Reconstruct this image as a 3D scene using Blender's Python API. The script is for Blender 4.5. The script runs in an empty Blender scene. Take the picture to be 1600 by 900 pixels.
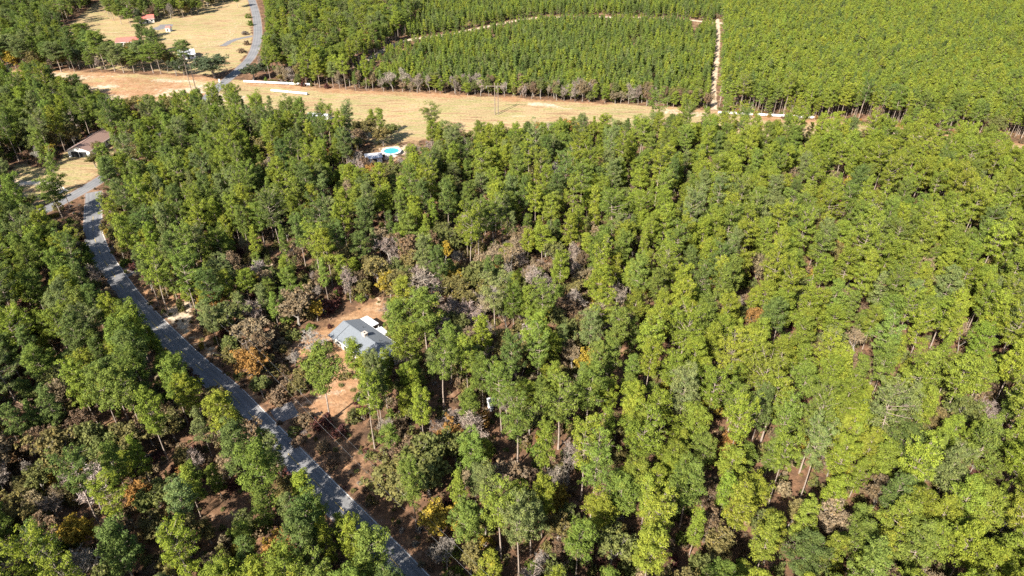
import bpy, bmesh, math, random
import numpy as np
from mathutils import Vector, Matrix

R = math.radians
# ------------------------------------------------------------------ camera
CAM_H, PITCH, FPX = 115.0, R(33.7), 1067.0
scene = bpy.context.scene
cam_data = bpy.data.cameras.new("camera")
cam_data.sensor_width = 36.0
cam_data.lens = 36.0 * FPX / 1600.0
cam_data.clip_start = 1.0
cam_data.clip_end = 20000.0
cam = bpy.data.objects.new("camera", cam_data)
scene.collection.objects.link(cam)
cam.location = (0, 0, CAM_H)
cam.rotation_euler = (R(90) - PITCH, 0, 0)
scene.camera = cam

# ------------------------------------------------------------------ sky, sun, exposure
SUN_EL, SUN_AZ = R(39.0), R(34.0)          # shadows fall towards (sin AZ, cos AZ)
world = bpy.data.worlds.new("World")
scene.world = world
world.use_nodes = True
wn = world.node_tree
sky = wn.nodes.new("ShaderNodeTexSky")
sky.sky_type = 'NISHITA'
sky.sun_disc = False
sky.sun_elevation = SUN_EL
sky.sun_rotation = SUN_AZ + math.pi
sky.air_density = 1.0
sky.dust_density = 1.0
bg = wn.nodes["Background"]
bg.inputs["Strength"].default_value = 0.072
wn.links.new(sky.outputs["Color"], bg.inputs["Color"])
sun_data = bpy.data.lights.new("sun", 'SUN')
sun_data.energy = 5.0
sun_data.angle = R(0.53)
sun_data.color = (1.0, 0.94, 0.84)
sun = bpy.data.objects.new("sun", sun_data)
scene.collection.objects.link(sun)
to_ground = Vector((math.sin(SUN_AZ) * math.cos(SUN_EL), math.cos(SUN_AZ) * math.cos(SUN_EL), -math.sin(SUN_EL)))
sun.rotation_euler = to_ground.to_track_quat('-Z', 'Y').to_euler()
sun.location = (-200, -200, 300)
vs = scene.view_settings
vs.view_transform = 'Standard'
vs.look = 'None'
vs.exposure = 1.42
vs.gamma = 1.0
vs.use_curve_mapping = False
scene.cycles.use_denoising = False
scene.cycles.max_bounces = 5
scene.cycles.diffuse_bounces = 3
scene.cycles.transmission_bounces = 3

COL = scene.collection.objects
rng = np.random.default_rng(7)
random.seed(7)

# ------------------------------------------------------------------ pixel <-> ground
SP, CP = math.sin(PITCH), math.cos(PITCH)


def G(px, py, z=0.0):
    u, v = (px - 800.0) / FPX, (py - 450.0) / FPX
    k = (CAM_H - z) / (SP + v * CP)
    return (u * k, (CP - v * SP) * k)


def PX(x, y, z=0.0):
    dz = z - CAM_H
    depth = y * CP - dz * SP
    up = y * SP + dz * CP
    return (800.0 + FPX * x / depth, 450.0 - FPX * up / depth)


def inpoly(x, y, poly):
    c = False
    n = len(poly)
    j = n - 1
    for i in range(n):
        xi, yi = poly[i]
        xj, yj = poly[j]
        if (yi > y) != (yj > y) and x < (xj - xi) * (y - yi) / (yj - yi) + xi:
            c = not c
        j = i
    return c


def polydist_np(X, Y, poly):
    """signed distance (negative inside) of arrays to a polygon in metres"""
    d = np.full(X.shape, 1e9)
    inside = np.zeros(X.shape, bool)
    n = len(poly)
    for i in range(n):
        x1, y1 = poly[i]
        x2, y2 = poly[(i + 1) % n]
        ex, ey = x2 - x1, y2 - y1
        L = ex * ex + ey * ey + 1e-9
        t = np.clip(((X - x1) * ex + (Y - y1) * ey) / L, 0, 1)
        d = np.minimum(d, np.hypot(X - x1 - t * ex, Y - y1 - t * ey))
        if abs(y2 - y1) > 1e-9:
            cond = ((y1 > Y) != (y2 > Y)) & (X < (x2 - x1) * (Y - y1) / (y2 - y1) + x1)
            inside ^= cond
    return np.where(inside, -d, d)


def linedist(x, y, line):
    best = 1e9
    for i in range(len(line) - 1):
        x1, y1 = line[i]
        x2, y2 = line[i + 1]
        ex, ey = x2 - x1, y2 - y1
        t = max(0, min(1, ((x - x1) * ex + (y - y1) * ey) / (ex * ex + ey * ey + 1e-9)))
        best = min(best, math.hypot(x - x1 - t * ex, y - y1 - t * ey))
    return best


def smooth_line(pts, step=2.0):
    """Catmull-Rom through pts, resampled"""
    P = [Vector((p[0], p[1])) for p in pts]
    P = [P[0] * 2 - P[1]] + P + [P[-1] * 2 - P[-2]]
    out = []
    for i in range(1, len(P) - 2):
        n = max(2, int((P[i + 1] - P[i]).length / step))
        for k in range(n):
            t = k / n
            a, b, c, d = P[i - 1], P[i], P[i + 1], P[i + 2]
            out.append(tuple(0.5 * ((2 * b) + (c - a) * t + (2 * a - 5 * b + 4 * c - d) * t * t + (3 * b - a - 3 * c + d) * t ** 3)))
    out.append(tuple(P[-2]))
    return out


class VNoise:
    def __init__(self, seed, n=256):
        self.t = np.random.default_rng(seed).random((n, n))
        self.n = n

    def __call__(self, x, y):
        x = np.asarray(x, float)
        y = np.asarray(y, float)
        xi, yi = np.floor(x).astype(int), np.floor(y).astype(int)
        fx, fy = x - xi, y - yi
        fx, fy = fx * fx * (3 - 2 * fx), fy * fy * (3 - 2 * fy)
        n = self.n
        a, b = self.t[xi % n, yi % n], self.t[(xi + 1) % n, yi % n]
        c, d = self.t[xi % n, (yi + 1) % n], self.t[(xi + 1) % n, (yi + 1) % n]
        return (a * (1 - fx) + b * fx) * (1 - fy) + (c * (1 - fx) + d * fx) * fy


NA, NB, NC, ND = VNoise(1), VNoise(2), VNoise(3), VNoise(4)

# ------------------------------------------------------------------ materials


def new_mat(name):
    m = bpy.data.materials.new(name)
    m.use_nodes = True
    nt = m.node_tree
    return m, nt, nt.nodes, nt.links, nt.nodes["Principled BSDF"]


def plain(name, col, rough=0.8, var=0.15, scale=3.0, bump=0.0, metal=0.0):
    m, nt, N, L, b = new_mat(name)
    tc = N.new("ShaderNodeTexCoord")
    no = N.new("ShaderNodeTexNoise")
    no.inputs["Scale"].default_value = scale
    no.inputs["Detail"].default_value = 5
    L.new(tc.outputs["Object"], no.inputs["Vector"])
    mr = N.new("ShaderNodeMapRange")
    mr.inputs[1].default_value, mr.inputs[2].default_value = 0.25, 0.75
    mr.inputs[3].default_value, mr.inputs[4].default_value = 1 - var, 1 + var
    L.new(no.outputs["Fac"], mr.inputs[0])
    mx = N.new("ShaderNodeMix")
    mx.data_type = 'RGBA'
    mx.blend_type = 'MULTIPLY'
    mx.inputs[0].default_value = 1
    mx.inputs[6].default_value = (*col, 1)
    L.new(mr.outputs[0], mx.inputs[7])
    L.new(mx.outputs[2], b.inputs["Base Color"])
    b.inputs["Roughness"].default_value = rough
    b.inputs["Metallic"].default_value = metal
    if bump:
        bp = N.new("ShaderNodeBump")
        bp.inputs["Strength"].default_value = bump
        L.new(no.outputs["Fac"], bp.inputs["Height"])
        L.new(bp.outputs[0], b.inputs["Normal"])
    return m


def leaf_mat(name, trans=0.22, lo=0.76, hi=1.24):
    m = bpy.data.materials.new(name)
    m.use_nodes = True
    nt = m.node_tree
    N, L = nt.nodes, nt.links
    N.clear()
    out = N.new("ShaderNodeOutputMaterial")
    at = N.new("ShaderNodeAttribute")
    at.attribute_type = 'INSTANCER'
    at.attribute_name = "tint"
    ge = N.new("ShaderNodeNewGeometry")
    mr = N.new("ShaderNodeMapRange")
    mr.inputs[3].default_value, mr.inputs[4].default_value = lo, hi
    L.new(ge.outputs["Random Per Island"], mr.inputs[0])
    cl = N.new("ShaderNodeAttribute")
    cl.attribute_name = "clump"
    # clump 0..1: some clumps yellower, a few rusty
    ramp = N.new("ShaderNodeValToRGB")
    e = ramp.color_ramp.elements
    e[0].position, e[0].color = 0.0, (0.8, 0.88, 0.95, 1)
    e[1].position, e[1].color = 1.0, (1.35, 1.05, 0.95, 1)
    k = e.new(0.5)
    k.color = (1, 1, 1, 1)
    k = e.new(0.86)
    k.color = (1.12, 1.08, 0.95, 1)
    L.new(cl.outputs["Fac"], ramp.inputs[0])
    m1 = N.new("ShaderNodeMix")
    m1.data_type, m1.blend_type = 'RGBA', 'MULTIPLY'
    m1.inputs[0].default_value = 1
    L.new(at.outputs["Color"], m1.inputs[6])
    L.new(ramp.outputs["Color"], m1.inputs[7])
    m2 = N.new("ShaderNodeMix")
    m2.data_type, m2.blend_type = 'RGBA', 'MULTIPLY'
    m2.inputs[0].default_value = 1
    L.new(m1.outputs[2], m2.inputs[6])
    L.new(mr.outputs[0], m2.inputs[7])
    df = N.new("ShaderNodeBsdfDiffuse")
    tr = N.new("ShaderNodeBsdfTranslucent")
    L.new(m2.outputs[2], df.inputs["Color"])
    L.new(m2.outputs[2], tr.inputs["Color"])
    s1 = N.new("ShaderNodeMixShader")
    s1.inputs[0].default_value = trans
    L.new(df.outputs[0], s1.inputs[1])
    L.new(tr.outputs[0], s1.inputs[2])
    L.new(s1.outputs[0], out.inputs["Surface"])
    return m


M = {}
M['needle'] = leaf_mat("pine needles")
M['leaf'] = leaf_mat("broad leaves", trans=0.3, lo=0.7, hi=1.3)
M['twig'] = leaf_mat("twigs", trans=0.0, lo=0.7, hi=1.3)
M['bark'] = plain("pine bark", (0.285, 0.225, 0.18), 0.95, 0.45, 3.0)
M['oakbark'] = plain("oak bark", (0.24, 0.21, 0.18), 0.95, 0.4, 3.0)
M['shingle'] = plain("grey shingles", (0.150, 0.165, 0.182), 0.9, 0.22, 4.0)
M['brownroof'] = plain("brown shingles", (0.24, 0.15, 0.12), 0.9, 0.2, 2.5)
M['redroof'] = plain("faded red roof", (0.46, 0.13, 0.10), 0.7, 0.2, 1.2)
M['whitemetal'] = plain("white metal roof", (0.55, 0.55, 0.56), 0.45, 0.15, 1.5)
M['greymetal'] = plain("grey metal roof", (0.5, 0.5, 0.52), 0.5, 0.2, 1.5)
M['cream'] = plain("cream siding", (0.68, 0.62, 0.5), 0.8, 0.1, 2.0)
M['whitewall'] = plain("white siding", (0.76, 0.75, 0.72), 0.8, 0.08, 2.0)
M['trim'] = plain("white trim", (0.78, 0.78, 0.76), 0.6, 0.05, 2.0)
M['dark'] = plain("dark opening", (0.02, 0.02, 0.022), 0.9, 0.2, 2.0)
M['glass'] = plain("window glass", (0.03, 0.04, 0.05), 0.08, 0.1, 2.0)
M['brick'] = plain("pale brick", (0.42, 0.36, 0.31), 0.9, 0.25, 6.0)
M['pole'] = plain("weathered pole", (0.2, 0.155, 0.12), 0.9, 0.25, 2.0)
M['pipe'] = plain("white pipe", (0.6, 0.6, 0.59), 0.5, 0.15, 0.6)
M['water'] = plain("pool water", (0.06, 0.34, 0.38), 0.08, 0.08, 2.0)
M['wire'] = plain("aluminium wire", (0.3, 0.3, 0.3), 0.5, 0.05, 2.0, metal=0.6)
M['asphalt_drive'] = plain("drive asphalt", (0.16, 0.15, 0.15), 0.95, 0.25, 0.6)
M['paint'] = plain("road paint", (0.46, 0.46, 0.44), 0.8, 0.45, 0.8)
M['yellowpaint'] = plain("yellow road paint", (0.5, 0.36, 0.07), 0.8, 0.4, 0.8)


def road_mat():
    m, nt, N, L, b = new_mat("worn asphalt")
    tc = N.new("ShaderNodeTexCoord")
    n1 = N.new("ShaderNodeTexNoise")
    n1.inputs["Scale"].default_value = 0.12
    n1.inputs["Detail"].default_value = 6
    n2 = N.new("ShaderNodeTexNoise")
    n2.inputs["Scale"].default_value = 2.5
    n2.inputs["Detail"].default_value = 4
    for n in (n1, n2):
        L.new(tc.outputs["Object"], n.inputs["Vector"])
    r = N.new("ShaderNodeValToRGB")
    r.color_ramp.elements[0].position, r.color_ramp.elements[0].color = 0.3, (0.125, 0.125, 0.13, 1)
    r.color_ramp.elements[1].position, r.color_ramp.elements[1].color = 0.7, (0.205, 0.2, 0.2, 1)
    L.new(n1.outputs["Fac"], r.inputs[0])
    mr = N.new("ShaderNodeMapRange")
    mr.inputs[1].default_value, mr.inputs[2].default_value = 0.3, 0.7
    mr.inputs[3].default_value, mr.inputs[4].default_value = 0.8, 1.15
    L.new(n2.outputs["Fac"], mr.inputs[0])
    mx = N.new("ShaderNodeMix")
    mx.data_type, mx.blend_type = 'RGBA', 'MULTIPLY'
    mx.inputs[0].default_value = 1
    L.new(r.outputs["Color"], mx.inputs[6])
    L.new(mr.outputs[0], mx.inputs[7])
    # pine straw drifted on to the edges
    at = N.new("ShaderNodeAttribute")
    at.attribute_name = "edge"
    ad = N.new("ShaderNodeMath")
    ad.operation = 'MULTIPLY_ADD'
    L.new(n2.outputs["Fac"], ad.inputs[0])
    ad.inputs[1].default_value = 1.2
    ad.inputs[2].default_value = -0.75
    a2 = N.new("ShaderNodeMath")
    a2.operation = 'ADD'
    em = N.new("ShaderNodeMapRange")
    em.inputs[1].default_value, em.inputs[2].default_value = 0.4, 1.0
    L.new(at.outputs["Fac"], em.inputs[0])
    wr = N.new("ShaderNodeValToRGB")
    we = wr.color_ramp.elements
    we[0].position, we[0].color = 0.0, (0.85, 0.85, 0.85, 1)
    we[1].position, we[1].color = 1.0, (1.12, 1.1, 1.05, 1)
    for p_, c_ in ((0.28, 1.16), (0.5, 0.86), (0.7, 1.16), (0.86, 0.95)):
        k_ = we.new(p_)
        k_.color = (c_, c_, c_, 1)
    L.new(at.outputs["Fac"], wr.inputs[0])
    mw = N.new("ShaderNodeMix")
    mw.data_type, mw.blend_type = 'RGBA', 'MULTIPLY'
    mw.inputs[0].default_value = 1
    L.new(mx.outputs[2], mw.inputs[6])
    L.new(wr.outputs["Color"], mw.inputs[7])
    L.new(ad.outputs[0], a2.inputs[0])
    L.new(em.outputs[0], a2.inputs[1])
    st = N.new("ShaderNodeMapRange")
    st.inputs[1].default_value, st.inputs[2].default_value = 0.55, 0.75
    L.new(a2.outputs[0], st.inputs[0])
    m3 = N.new("ShaderNodeMix")
    m3.data_type = 'RGBA'
    L.new(st.outputs[0], m3.inputs[0])
    L.new(mw.outputs[2], m3.inputs[6])
    m3.inputs[7].default_value = (0.24, 0.14, 0.085, 1)
    L.new(m3.outputs[2], b.inputs["Base Color"])
    b.inputs["Roughness"].default_value = 0.9
    return m


def ground_mat():
    m, nt, N, L, b = new_mat("sandy pine-straw ground")
    tc = N.new("ShaderNodeTexCoord")

    def noise(scale, det=6, rough=0.6, dist=0.0):
        n = N.new("ShaderNodeTexNoise")
        n.inputs["Scale"].default_value = scale
        n.inputs["Detail"].default_value = det
        n.inputs["Roughness"].default_value = rough
        n.inputs["Distortion"].default_value = dist
        L.new(tc.outputs["Object"], n.inputs["Vector"])
        return n

    def ramp(src, stops):
        r = N.new("ShaderNodeValToRGB")
        e = r.color_ramp.elements
        e[0].position, e[0].color = stops[0][0], (*stops[0][1], 1)
        e[1].position, e[1].color = stops[-1][0], (*stops[-1][1], 1)
        for p, c in stops[1:-1]:
            k = e.new(p)
            k.color = (*c, 1)
        L.new(src, r.inputs[0])
        return r.outputs["Color"]

    def mix(f, a, c, mode='MIX'):
        x = N.new("ShaderNodeMix")
        x.data_type, x.blend_type = 'RGBA', mode
        if isinstance(f, float):
            x.inputs[0].default_value = f
        else:
            L.new(f, x.inputs[0])
        L.new(a, x.inputs[6])
        L.new(c, x.inputs[7])
        return x.outputs[2]

    n_big, n_mid, n_fine, n_tuft = noise(0.03), noise(0.22, 8, 0.7), noise(0.9, 8, 0.78), noise(0.55, 6, 0.7, 0.6)
    floor_c = ramp(n_mid.outputs["Fac"], [(0.3, (0.06, 0.04, 0.028)), (0.44, (0.12, 0.072, 0.045)), (0.56, (0.20, 0.112, 0.066)), (0.70, (0.32, 0.21, 0.14))])
    mp = N.new("ShaderNodeMapping")
    mp.inputs["Scale"].default_value = (0.05, 0.30, 1)
    mp.inputs["Rotation"].default_value = (0, 0, 0.12)
    L.new(tc.outputs["Object"], mp.inputs["Vector"])
    n_mow = N.new("ShaderNodeTexNoise")
    n_mow.inputs["Scale"].default_value = 1.0
    n_mow.inputs["Detail"].default_value = 8
    n_mow.inputs["Roughness"].default_value = 0.68
    L.new(mp.outputs[0], n_mow.inputs["Vector"])
    grass_c = ramp(n_mow.outputs["Fac"], [(0.3, (0.20, 0.125, 0.075)), (0.42, (0.32, 0.215, 0.115)), (0.49, (0.39, 0.29, 0.165)), (0.56, (0.27, 0.245, 0.095)), (0.66, (0.47, 0.355, 0.235))])
    sand_c = ramp(n_mid.outputs["Fac"], [(0.3, (0.38, 0.28, 0.19)), (0.5, (0.48, 0.38, 0.27)), (0.7, (0.6, 0.5, 0.39))])
    dirt_c = ramp(n_mid.outputs["Fac"], [(0.3, (0.25, 0.135, 0.07)), (0.5, (0.34, 0.195, 0.105)), (0.7, (0.42, 0.285, 0.18))])
    at = N.new("ShaderNodeAttribute")
    at.attribute_name = "zone"
    sp = N.new("ShaderNodeSeparateColor")
    L.new(at.outputs["Color"], sp.inputs[0])

    def mask(ch, nz, amp=0.7):
        a = N.new("ShaderNodeMath")
        a.operation = 'MULTIPLY_ADD'
        L.new(nz.outputs["Fac"], a.inputs[0])
        a.inputs[1].default_value = amp
        a.inputs[2].default_value = -amp / 2
        c = N.new("ShaderNodeMath")
        c.operation = 'ADD'
        L.new(a.outputs[0], c.inputs[0])
        L.new(sp.outputs[ch], c.inputs[1])
        r = N.new("ShaderNodeMapRange")
        r.inputs[1].default_value, r.inputs[2].default_value = 0.42, 0.6
        L.new(c.outputs[0], r.inputs[0])
        return r.outputs[0]

    c = mix(mask("Red", n_mid), floor_c, grass_c)
    c = mix(mask("Blue", n_tuft, 1.0), c, dirt_c)
    c = mix(mask("Green", n_tuft, 1.3), c, sand_c)
    v = ramp(n_fine.outputs["Fac"], [(0.3, (0.45, 0.44, 0.42)), (0.5, (0.95, 0.95, 0.95)), (0.7, (1.4, 1.36, 1.3))])
    c = mix(1.0, c, v, 'MULTIPLY')
    v2 = ramp(n_big.outputs["Fac"], [(0.3, (0.82, 0.85, 0.8)), (0.7, (1.12, 1.08, 1.1))])
    c = mix(1.0, c, v2, 'MULTIPLY')
    L.new(c, b.inputs["Base Color"])
    b.inputs["Roughness"].default_value = 1.0
    b.inputs["Specular IOR Level"].default_value = 0.1
    bp = N.new("ShaderNodeBump")
    bp.inputs["Strength"].default_value = 0.6
    bp.inputs["Distance"].default_value = 0.4
    L.new(n_fine.outputs["Fac"], bp.inputs["Height"])
    L.new(bp.outputs[0], b.inputs["Normal"])
    return m


M['road'] = road_mat()
M['ground'] = ground_mat()

# ------------------------------------------------------------------ layout in pixels of the photograph
def Gp(pts, z=0.0):
    return [G(x, y, z) for x, y in pts]


# right-hand edge of the county road, moved half its width to the west for the centre line
ROAD_W = 6.4
re_ = Gp([(800, 1040), (665, 890), (530, 757), (425, 652), (375, 602), (312, 550), (237, 477), (197, 427), (170, 385), (160, 350)])
re_s = smooth_line(re_, 3.0)
road_line = []
for i, p in enumerate(re_s):
    a, c = Vector(re_s[max(0, i - 1)]), Vector(re_s[min(len(re_s) - 1, i + 1)])
    d = (c - a).normalized()
    q = Vector(p) + Vector((-d.y, d.x)) * (ROAD_W / 2)
    road_line.append((q.x, q.y))
cross_pts = Gp([(-160, 420), (-40, 375), (60, 333), (108, 309), (150, 285), (195, 255), (255, 205), (310, 165), (345, 133), (372, 110), (393, 88), (402, 62), (402, 35), (396, 8), (385, -20), (370, -45)])
cross_line = smooth_line(cross_pts, 3.0)
road_line += [G(146, 300)]
road_line = smooth_line(road_line[::3] + [road_line[-1]], 2.5)

ROW_TOP = [(-300, 112), (0, 108), (110, 112), (250, 117), (330, 123), (420, 129), (485, 137), (560, 142), (700, 148), (800, 153), (880, 158), (960, 163), (1040, 168), (1120, 174), (1200, 183), (1290, 190), (1340, 192), (1450, 205), (1600, 224), (1900, 262)]
ROW_BOT = [(1900, 310), (1600, 256), (1420, 240), (1200, 222), (1000, 211), (800, 213), (690, 217), (600, 226), (500, 206), (400, 192), (290, 175), (200, 168), (120, 160), (40, 150), (0, 140), (-300, 150)]
ROW = Gp(ROW_TOP + ROW_BOT)
FIELD = Gp([(60, 95), (95, 50), (165, -10), (250, -40), (385, -40), (392, 20), (395, 70), (372, 105), (330, 118), (250, 112), (160, 108)])
YARD2 = Gp([(0, 300), (15, 255), (75, 262), (105, 235), (170, 215), (185, 245), (160, 272), (112, 300), (75, 318), (20, 322)])
YARD1 = Gp([(455, 548), (490, 512), (520, 492), (560, 476), (590, 462), (612, 470), (610, 520), (600, 560), (585, 600), (556, 618), (545, 652), (440, 662), (405, 648), (410, 630), (470, 622), (500, 606), (500, 560), (470, 575)])
POOLYARD = Gp([(540, 262), (560, 232), (590, 215), (650, 210), (690, 222), (660, 262), (620, 268)])
SHOULDER = Gp([(240, 440), (300, 462), (322, 520), (350, 560), (415, 605), (440, 640), (425, 660), (370, 610), (290, 535), (200, 440)])
VERGE = Gp([(455, 690), (545, 660), (570, 690), (590, 730), (645, 800), (690, 870), (770, 990), (740, 1010), (660, 895), (560, 790)])
STRIP_W = Gp([(-60, 830), (20, 835), (50, 850), (30, 880), (-60, 920)])

# patches of ground the photograph shows: no crown may hide them
VIS = [
    [(165, 290), (160, 350), (168, 385), (200, 430), (240, 478), (312, 550), (375, 602), (412, 640), (392, 638), (337, 594), (273, 541), (212, 479), (166, 430), (140, 385), (131, 350), (136, 315)],
    [(237, 472), (300, 470), (310, 520), (345, 562), (400, 605), (375, 602)],
    [(517, 519), (537, 500), (561, 496), (580, 470), (596, 462), (603, 520), (598, 543), (586, 547), (572, 541), (556, 532), (545, 526), (536, 540), (522, 528)],
    [(415, 640), (455, 622), (530, 608), (556, 612), (545, 645), (515, 652), (455, 650), (432, 650)],
    [(490, 516), (505, 508), (518, 514), (510, 530), (492, 534)],
    [(492, 502), (560, 480), (575, 480), (535, 500), (500, 516)],
    [(452, 700), (520, 662), (553, 650), (568, 690), (590, 735), (640, 808), (668, 880), (657, 893), (634, 878), (590, 818), (536, 765), (498, 726)],
    [(80, 115), (110, 113), (330, 125), (385, 130), (490, 135), (700, 148), (880, 158), (1080, 171), (1060, 178), (900, 178), (790, 190), (700, 192), (640, 184), (560, 166), (490, 160), (400, 143), (340, 132), (300, 143), (200, 145), (150, 138)],
    [(70, 335), (85, 322), (120, 291), (165, 275), (165, 303), (118, 327), (92, 345)],
    [(22, 264), (72, 275), (78, 300), (28, 300)],
    [(107, 232), (118, 226), (150, 207), (160, 215), (150, 225), (134, 240), (112, 242)],
    [(570, 242), (598, 236), (606, 231), (626, 232), (628, 240), (602, 244), (597, 248), (572, 250)],
    [(100, 47), (160, 6), (172, 26), (200, 52), (215, 60), (180, 66), (125, 44)],
    [(258, 38), (300, 28), (370, 10), (386, 15), (385, 62), (350, 84), (345, 70), (270, 72), (248, 62)],
    [(386, 0), (410, 0), (414, 50), (407, 82), (388, 88), (396, 60)],
    [(420, 118), (430, 98), (450, 105), (455, 125)],
    [(352, 124), (372, 110), (374, 116), (360, 126)],
    [(180, 56), (218, 56), (218, 64), (182, 64)],
    [(272, 78), (302, 74), (303, 90), (282, 88)],
    [(762, 624), (772, 625), (772, 640), (764, 640)],
    [(725, 652), (745, 655), (742, 668), (728, 664)],
    [(1122, 176), (1140, 177), (1140, 181), (1122, 181)],
    [(1190, 181), (1245, 183), (1272, 184), (1272, 188), (1190, 186)],
    [(482, 173), (496, 174), (496, 179), (484, 179)],
    [(112, 300), (130, 290), (140, 300)],
    [(580, 212), (640, 205), (632, 226), (560, 238)],
    [(0, 840), (32, 838), (34, 862), (0, 884)],
    [(105, 800), (150, 785), (160, 800), (110, 818)],
    [(300, 785), (350, 772), (395, 765), (390, 800), (320, 815)],
    [(660, 625), (700, 600), (712, 612), (680, 640)],
]
VISB = [(min(p[0] for p in v), min(p[1] for p in v), max(p[0] for p in v), max(p[1] for p in v)) for v in VIS]


def hides(x, y, H, rad, base=0.4, soft=0.66):
    """True if a crown standing at x, y would hide one of the open patches"""
    pts = []
    for f in (base, (base + 1) / 2, 0.97):
        rr = rad * soft * (1.0 if f < 0.9 else 0.4)
        for dx in (-rr, 0, rr):
            pts.append(PX(x + dx, y, H * f))
    pts.append(PX(x, y + rad * soft, H * 0.8))
    for (a, b, c, d), poly in zip(VISB, VIS):
        for p in pts:
            if a <= p[0] <= c and b <= p[1] <= d and inpoly(p[0], p[1], poly):
                return True
    return False


# ------------------------------------------------------------------ mesh helpers
def mesh_np(name, V, quads=None, tris=None, mats=(), midx=None, clump=None, smooth=False):
    me = bpy.data.meshes.new(name)
    V = np.asarray(V, np.float32).reshape(-1, 3)
    nq = 0 if quads is None else len(quads)
    ntr = 0 if tris is None else len(tris)
    me.vertices.add(len(V))
    me.vertices.foreach_set("co", V.ravel())
    loops = []
    if nq:
        loops.append(np.asarray(quads, np.int32).ravel())
    if ntr:
        loops.append(np.asarray(tris, np.int32).ravel())
    lp = np.concatenate(loops)
    me.loops.add(len(lp))
    me.loops.foreach_set("vertex_index", lp)
    me.polygons.add(nq + ntr)
    st = np.concatenate([np.arange(nq) * 4, nq * 4 + np.arange(ntr) * 3]).astype(np.int32)
    me.polygons.foreach_set("loop_start", st)
    for mt in mats:
        me.materials.append(mt)
    if midx is not None:
        me.polygons.foreach_set("material_index", np.asarray(midx, np.int32))
    if smooth:
        me.polygons.foreach_set("use_smooth", np.ones(nq + ntr, bool))
    me.update(calc_edges=True)
    if clump is not None:
        a = me.attributes.new("clump", 'FLOAT', 'FACE')
        a.data.foreach_set("value", np.asarray(clump, np.float32))
    return me


def unit(v):
    return v / (np.linalg.norm(v, axis=-1, keepdims=True) + 1e-9)


class Tubes:
    """tapered tubes gathered into one vertex/quad soup"""

    def __init__(self, sides=5):
        self.V, self.Q, self.n, self.s = [], [], 0, sides

    def add(self, pts, radii, sides=None):
        s = sides or self.s
        pts = np.asarray(pts, float)
        m = len(pts)
        tang = unit(np.gradient(pts, axis=0))
        ref = np.where(np.abs(tang[:, 2:3]) > 0.9, np.array([[1.0, 0, 0]]), np.array([[0, 0, 1.0]]))
        a = unit(np.cross(tang, ref))
        b = np.cross(tang, a)
        ang = np.arange(s) * 2 * math.pi / s
        ring = a[:, None, :] * np.cos(ang)[None, :, None] + b[:, None, :] * np.sin(ang)[None, :, None]
        V = pts[:, None, :] + ring * np.asarray(radii, float)[:, None, None]
        self.V.append(V.reshape(-1, 3))
        i = np.arange(m - 1)[:, None] * s
        j = np.arange(s)[None, :]
        k = (j + 1) % s
        q = np.stack([i + j, i + k, i + s + k, i + s + j], -1).reshape(-1, 4) + self.n
        self.Q.append(q)
        self.n += m * s

    def arrays(self):
        return np.concatenate(self.V), np.concatenate(self.Q)


def leaf_quads(C, Nrm, L, W, g):
    """kite-shaped leaf sprays: centres, normals, lengths, widths"""
    n = len(C)
    r = unit(g.normal(size=(n, 3)))
    a = unit(np.cross(Nrm, r))
    b = np.cross(Nrm, a)
    L, W = L[:, None], W[:, None]
    V = np.stack([C - a * L * 0.5, C + b * W * 0.5 + a * L * 0.08, C + a * L * 0.5, C - b * W * 0.5 + a * L * 0.08], 1)
    return V.reshape(-1, 3), np.arange(n * 4).reshape(-1, 4)


def puffs(centres, radii, per, g, flat=0.78, asp=0.62, size=0.62, lo=-0.55, tight=0.62, nj=0.55):
    centres = np.asarray(centres)
    n = len(centres)
    d = unit(g.normal(size=(n, per, 3)))
    d[..., 2] = np.where(d[..., 2] < lo, -d[..., 2], d[..., 2])
    r = np.asarray(radii)[:, None, None]
    C = centres[:, None, :] + d * r * g.uniform(tight, 1.06, size=(n, per, 1)) * np.array([1, 1, flat])
    Nn = unit(d + nj * g.normal(size=(n, per, 3)) + np.array([0, 0, 0.15]))
    L = (r[..., 0] * size * g.uniform(0.7, 1.35, size=(n, per))).ravel() * 1.5
    W = L * asp * g.uniform(0.7, 1.2, size=L.shape)
    V, Q = leaf_quads(C.reshape(-1, 3), Nn.reshape(-1, 3), L, W, g)
    cl = np.clip(g.beta(2.2, 2.2, size=n), 0, 1)
    return V, Q, np.repeat(cl, per)


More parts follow.
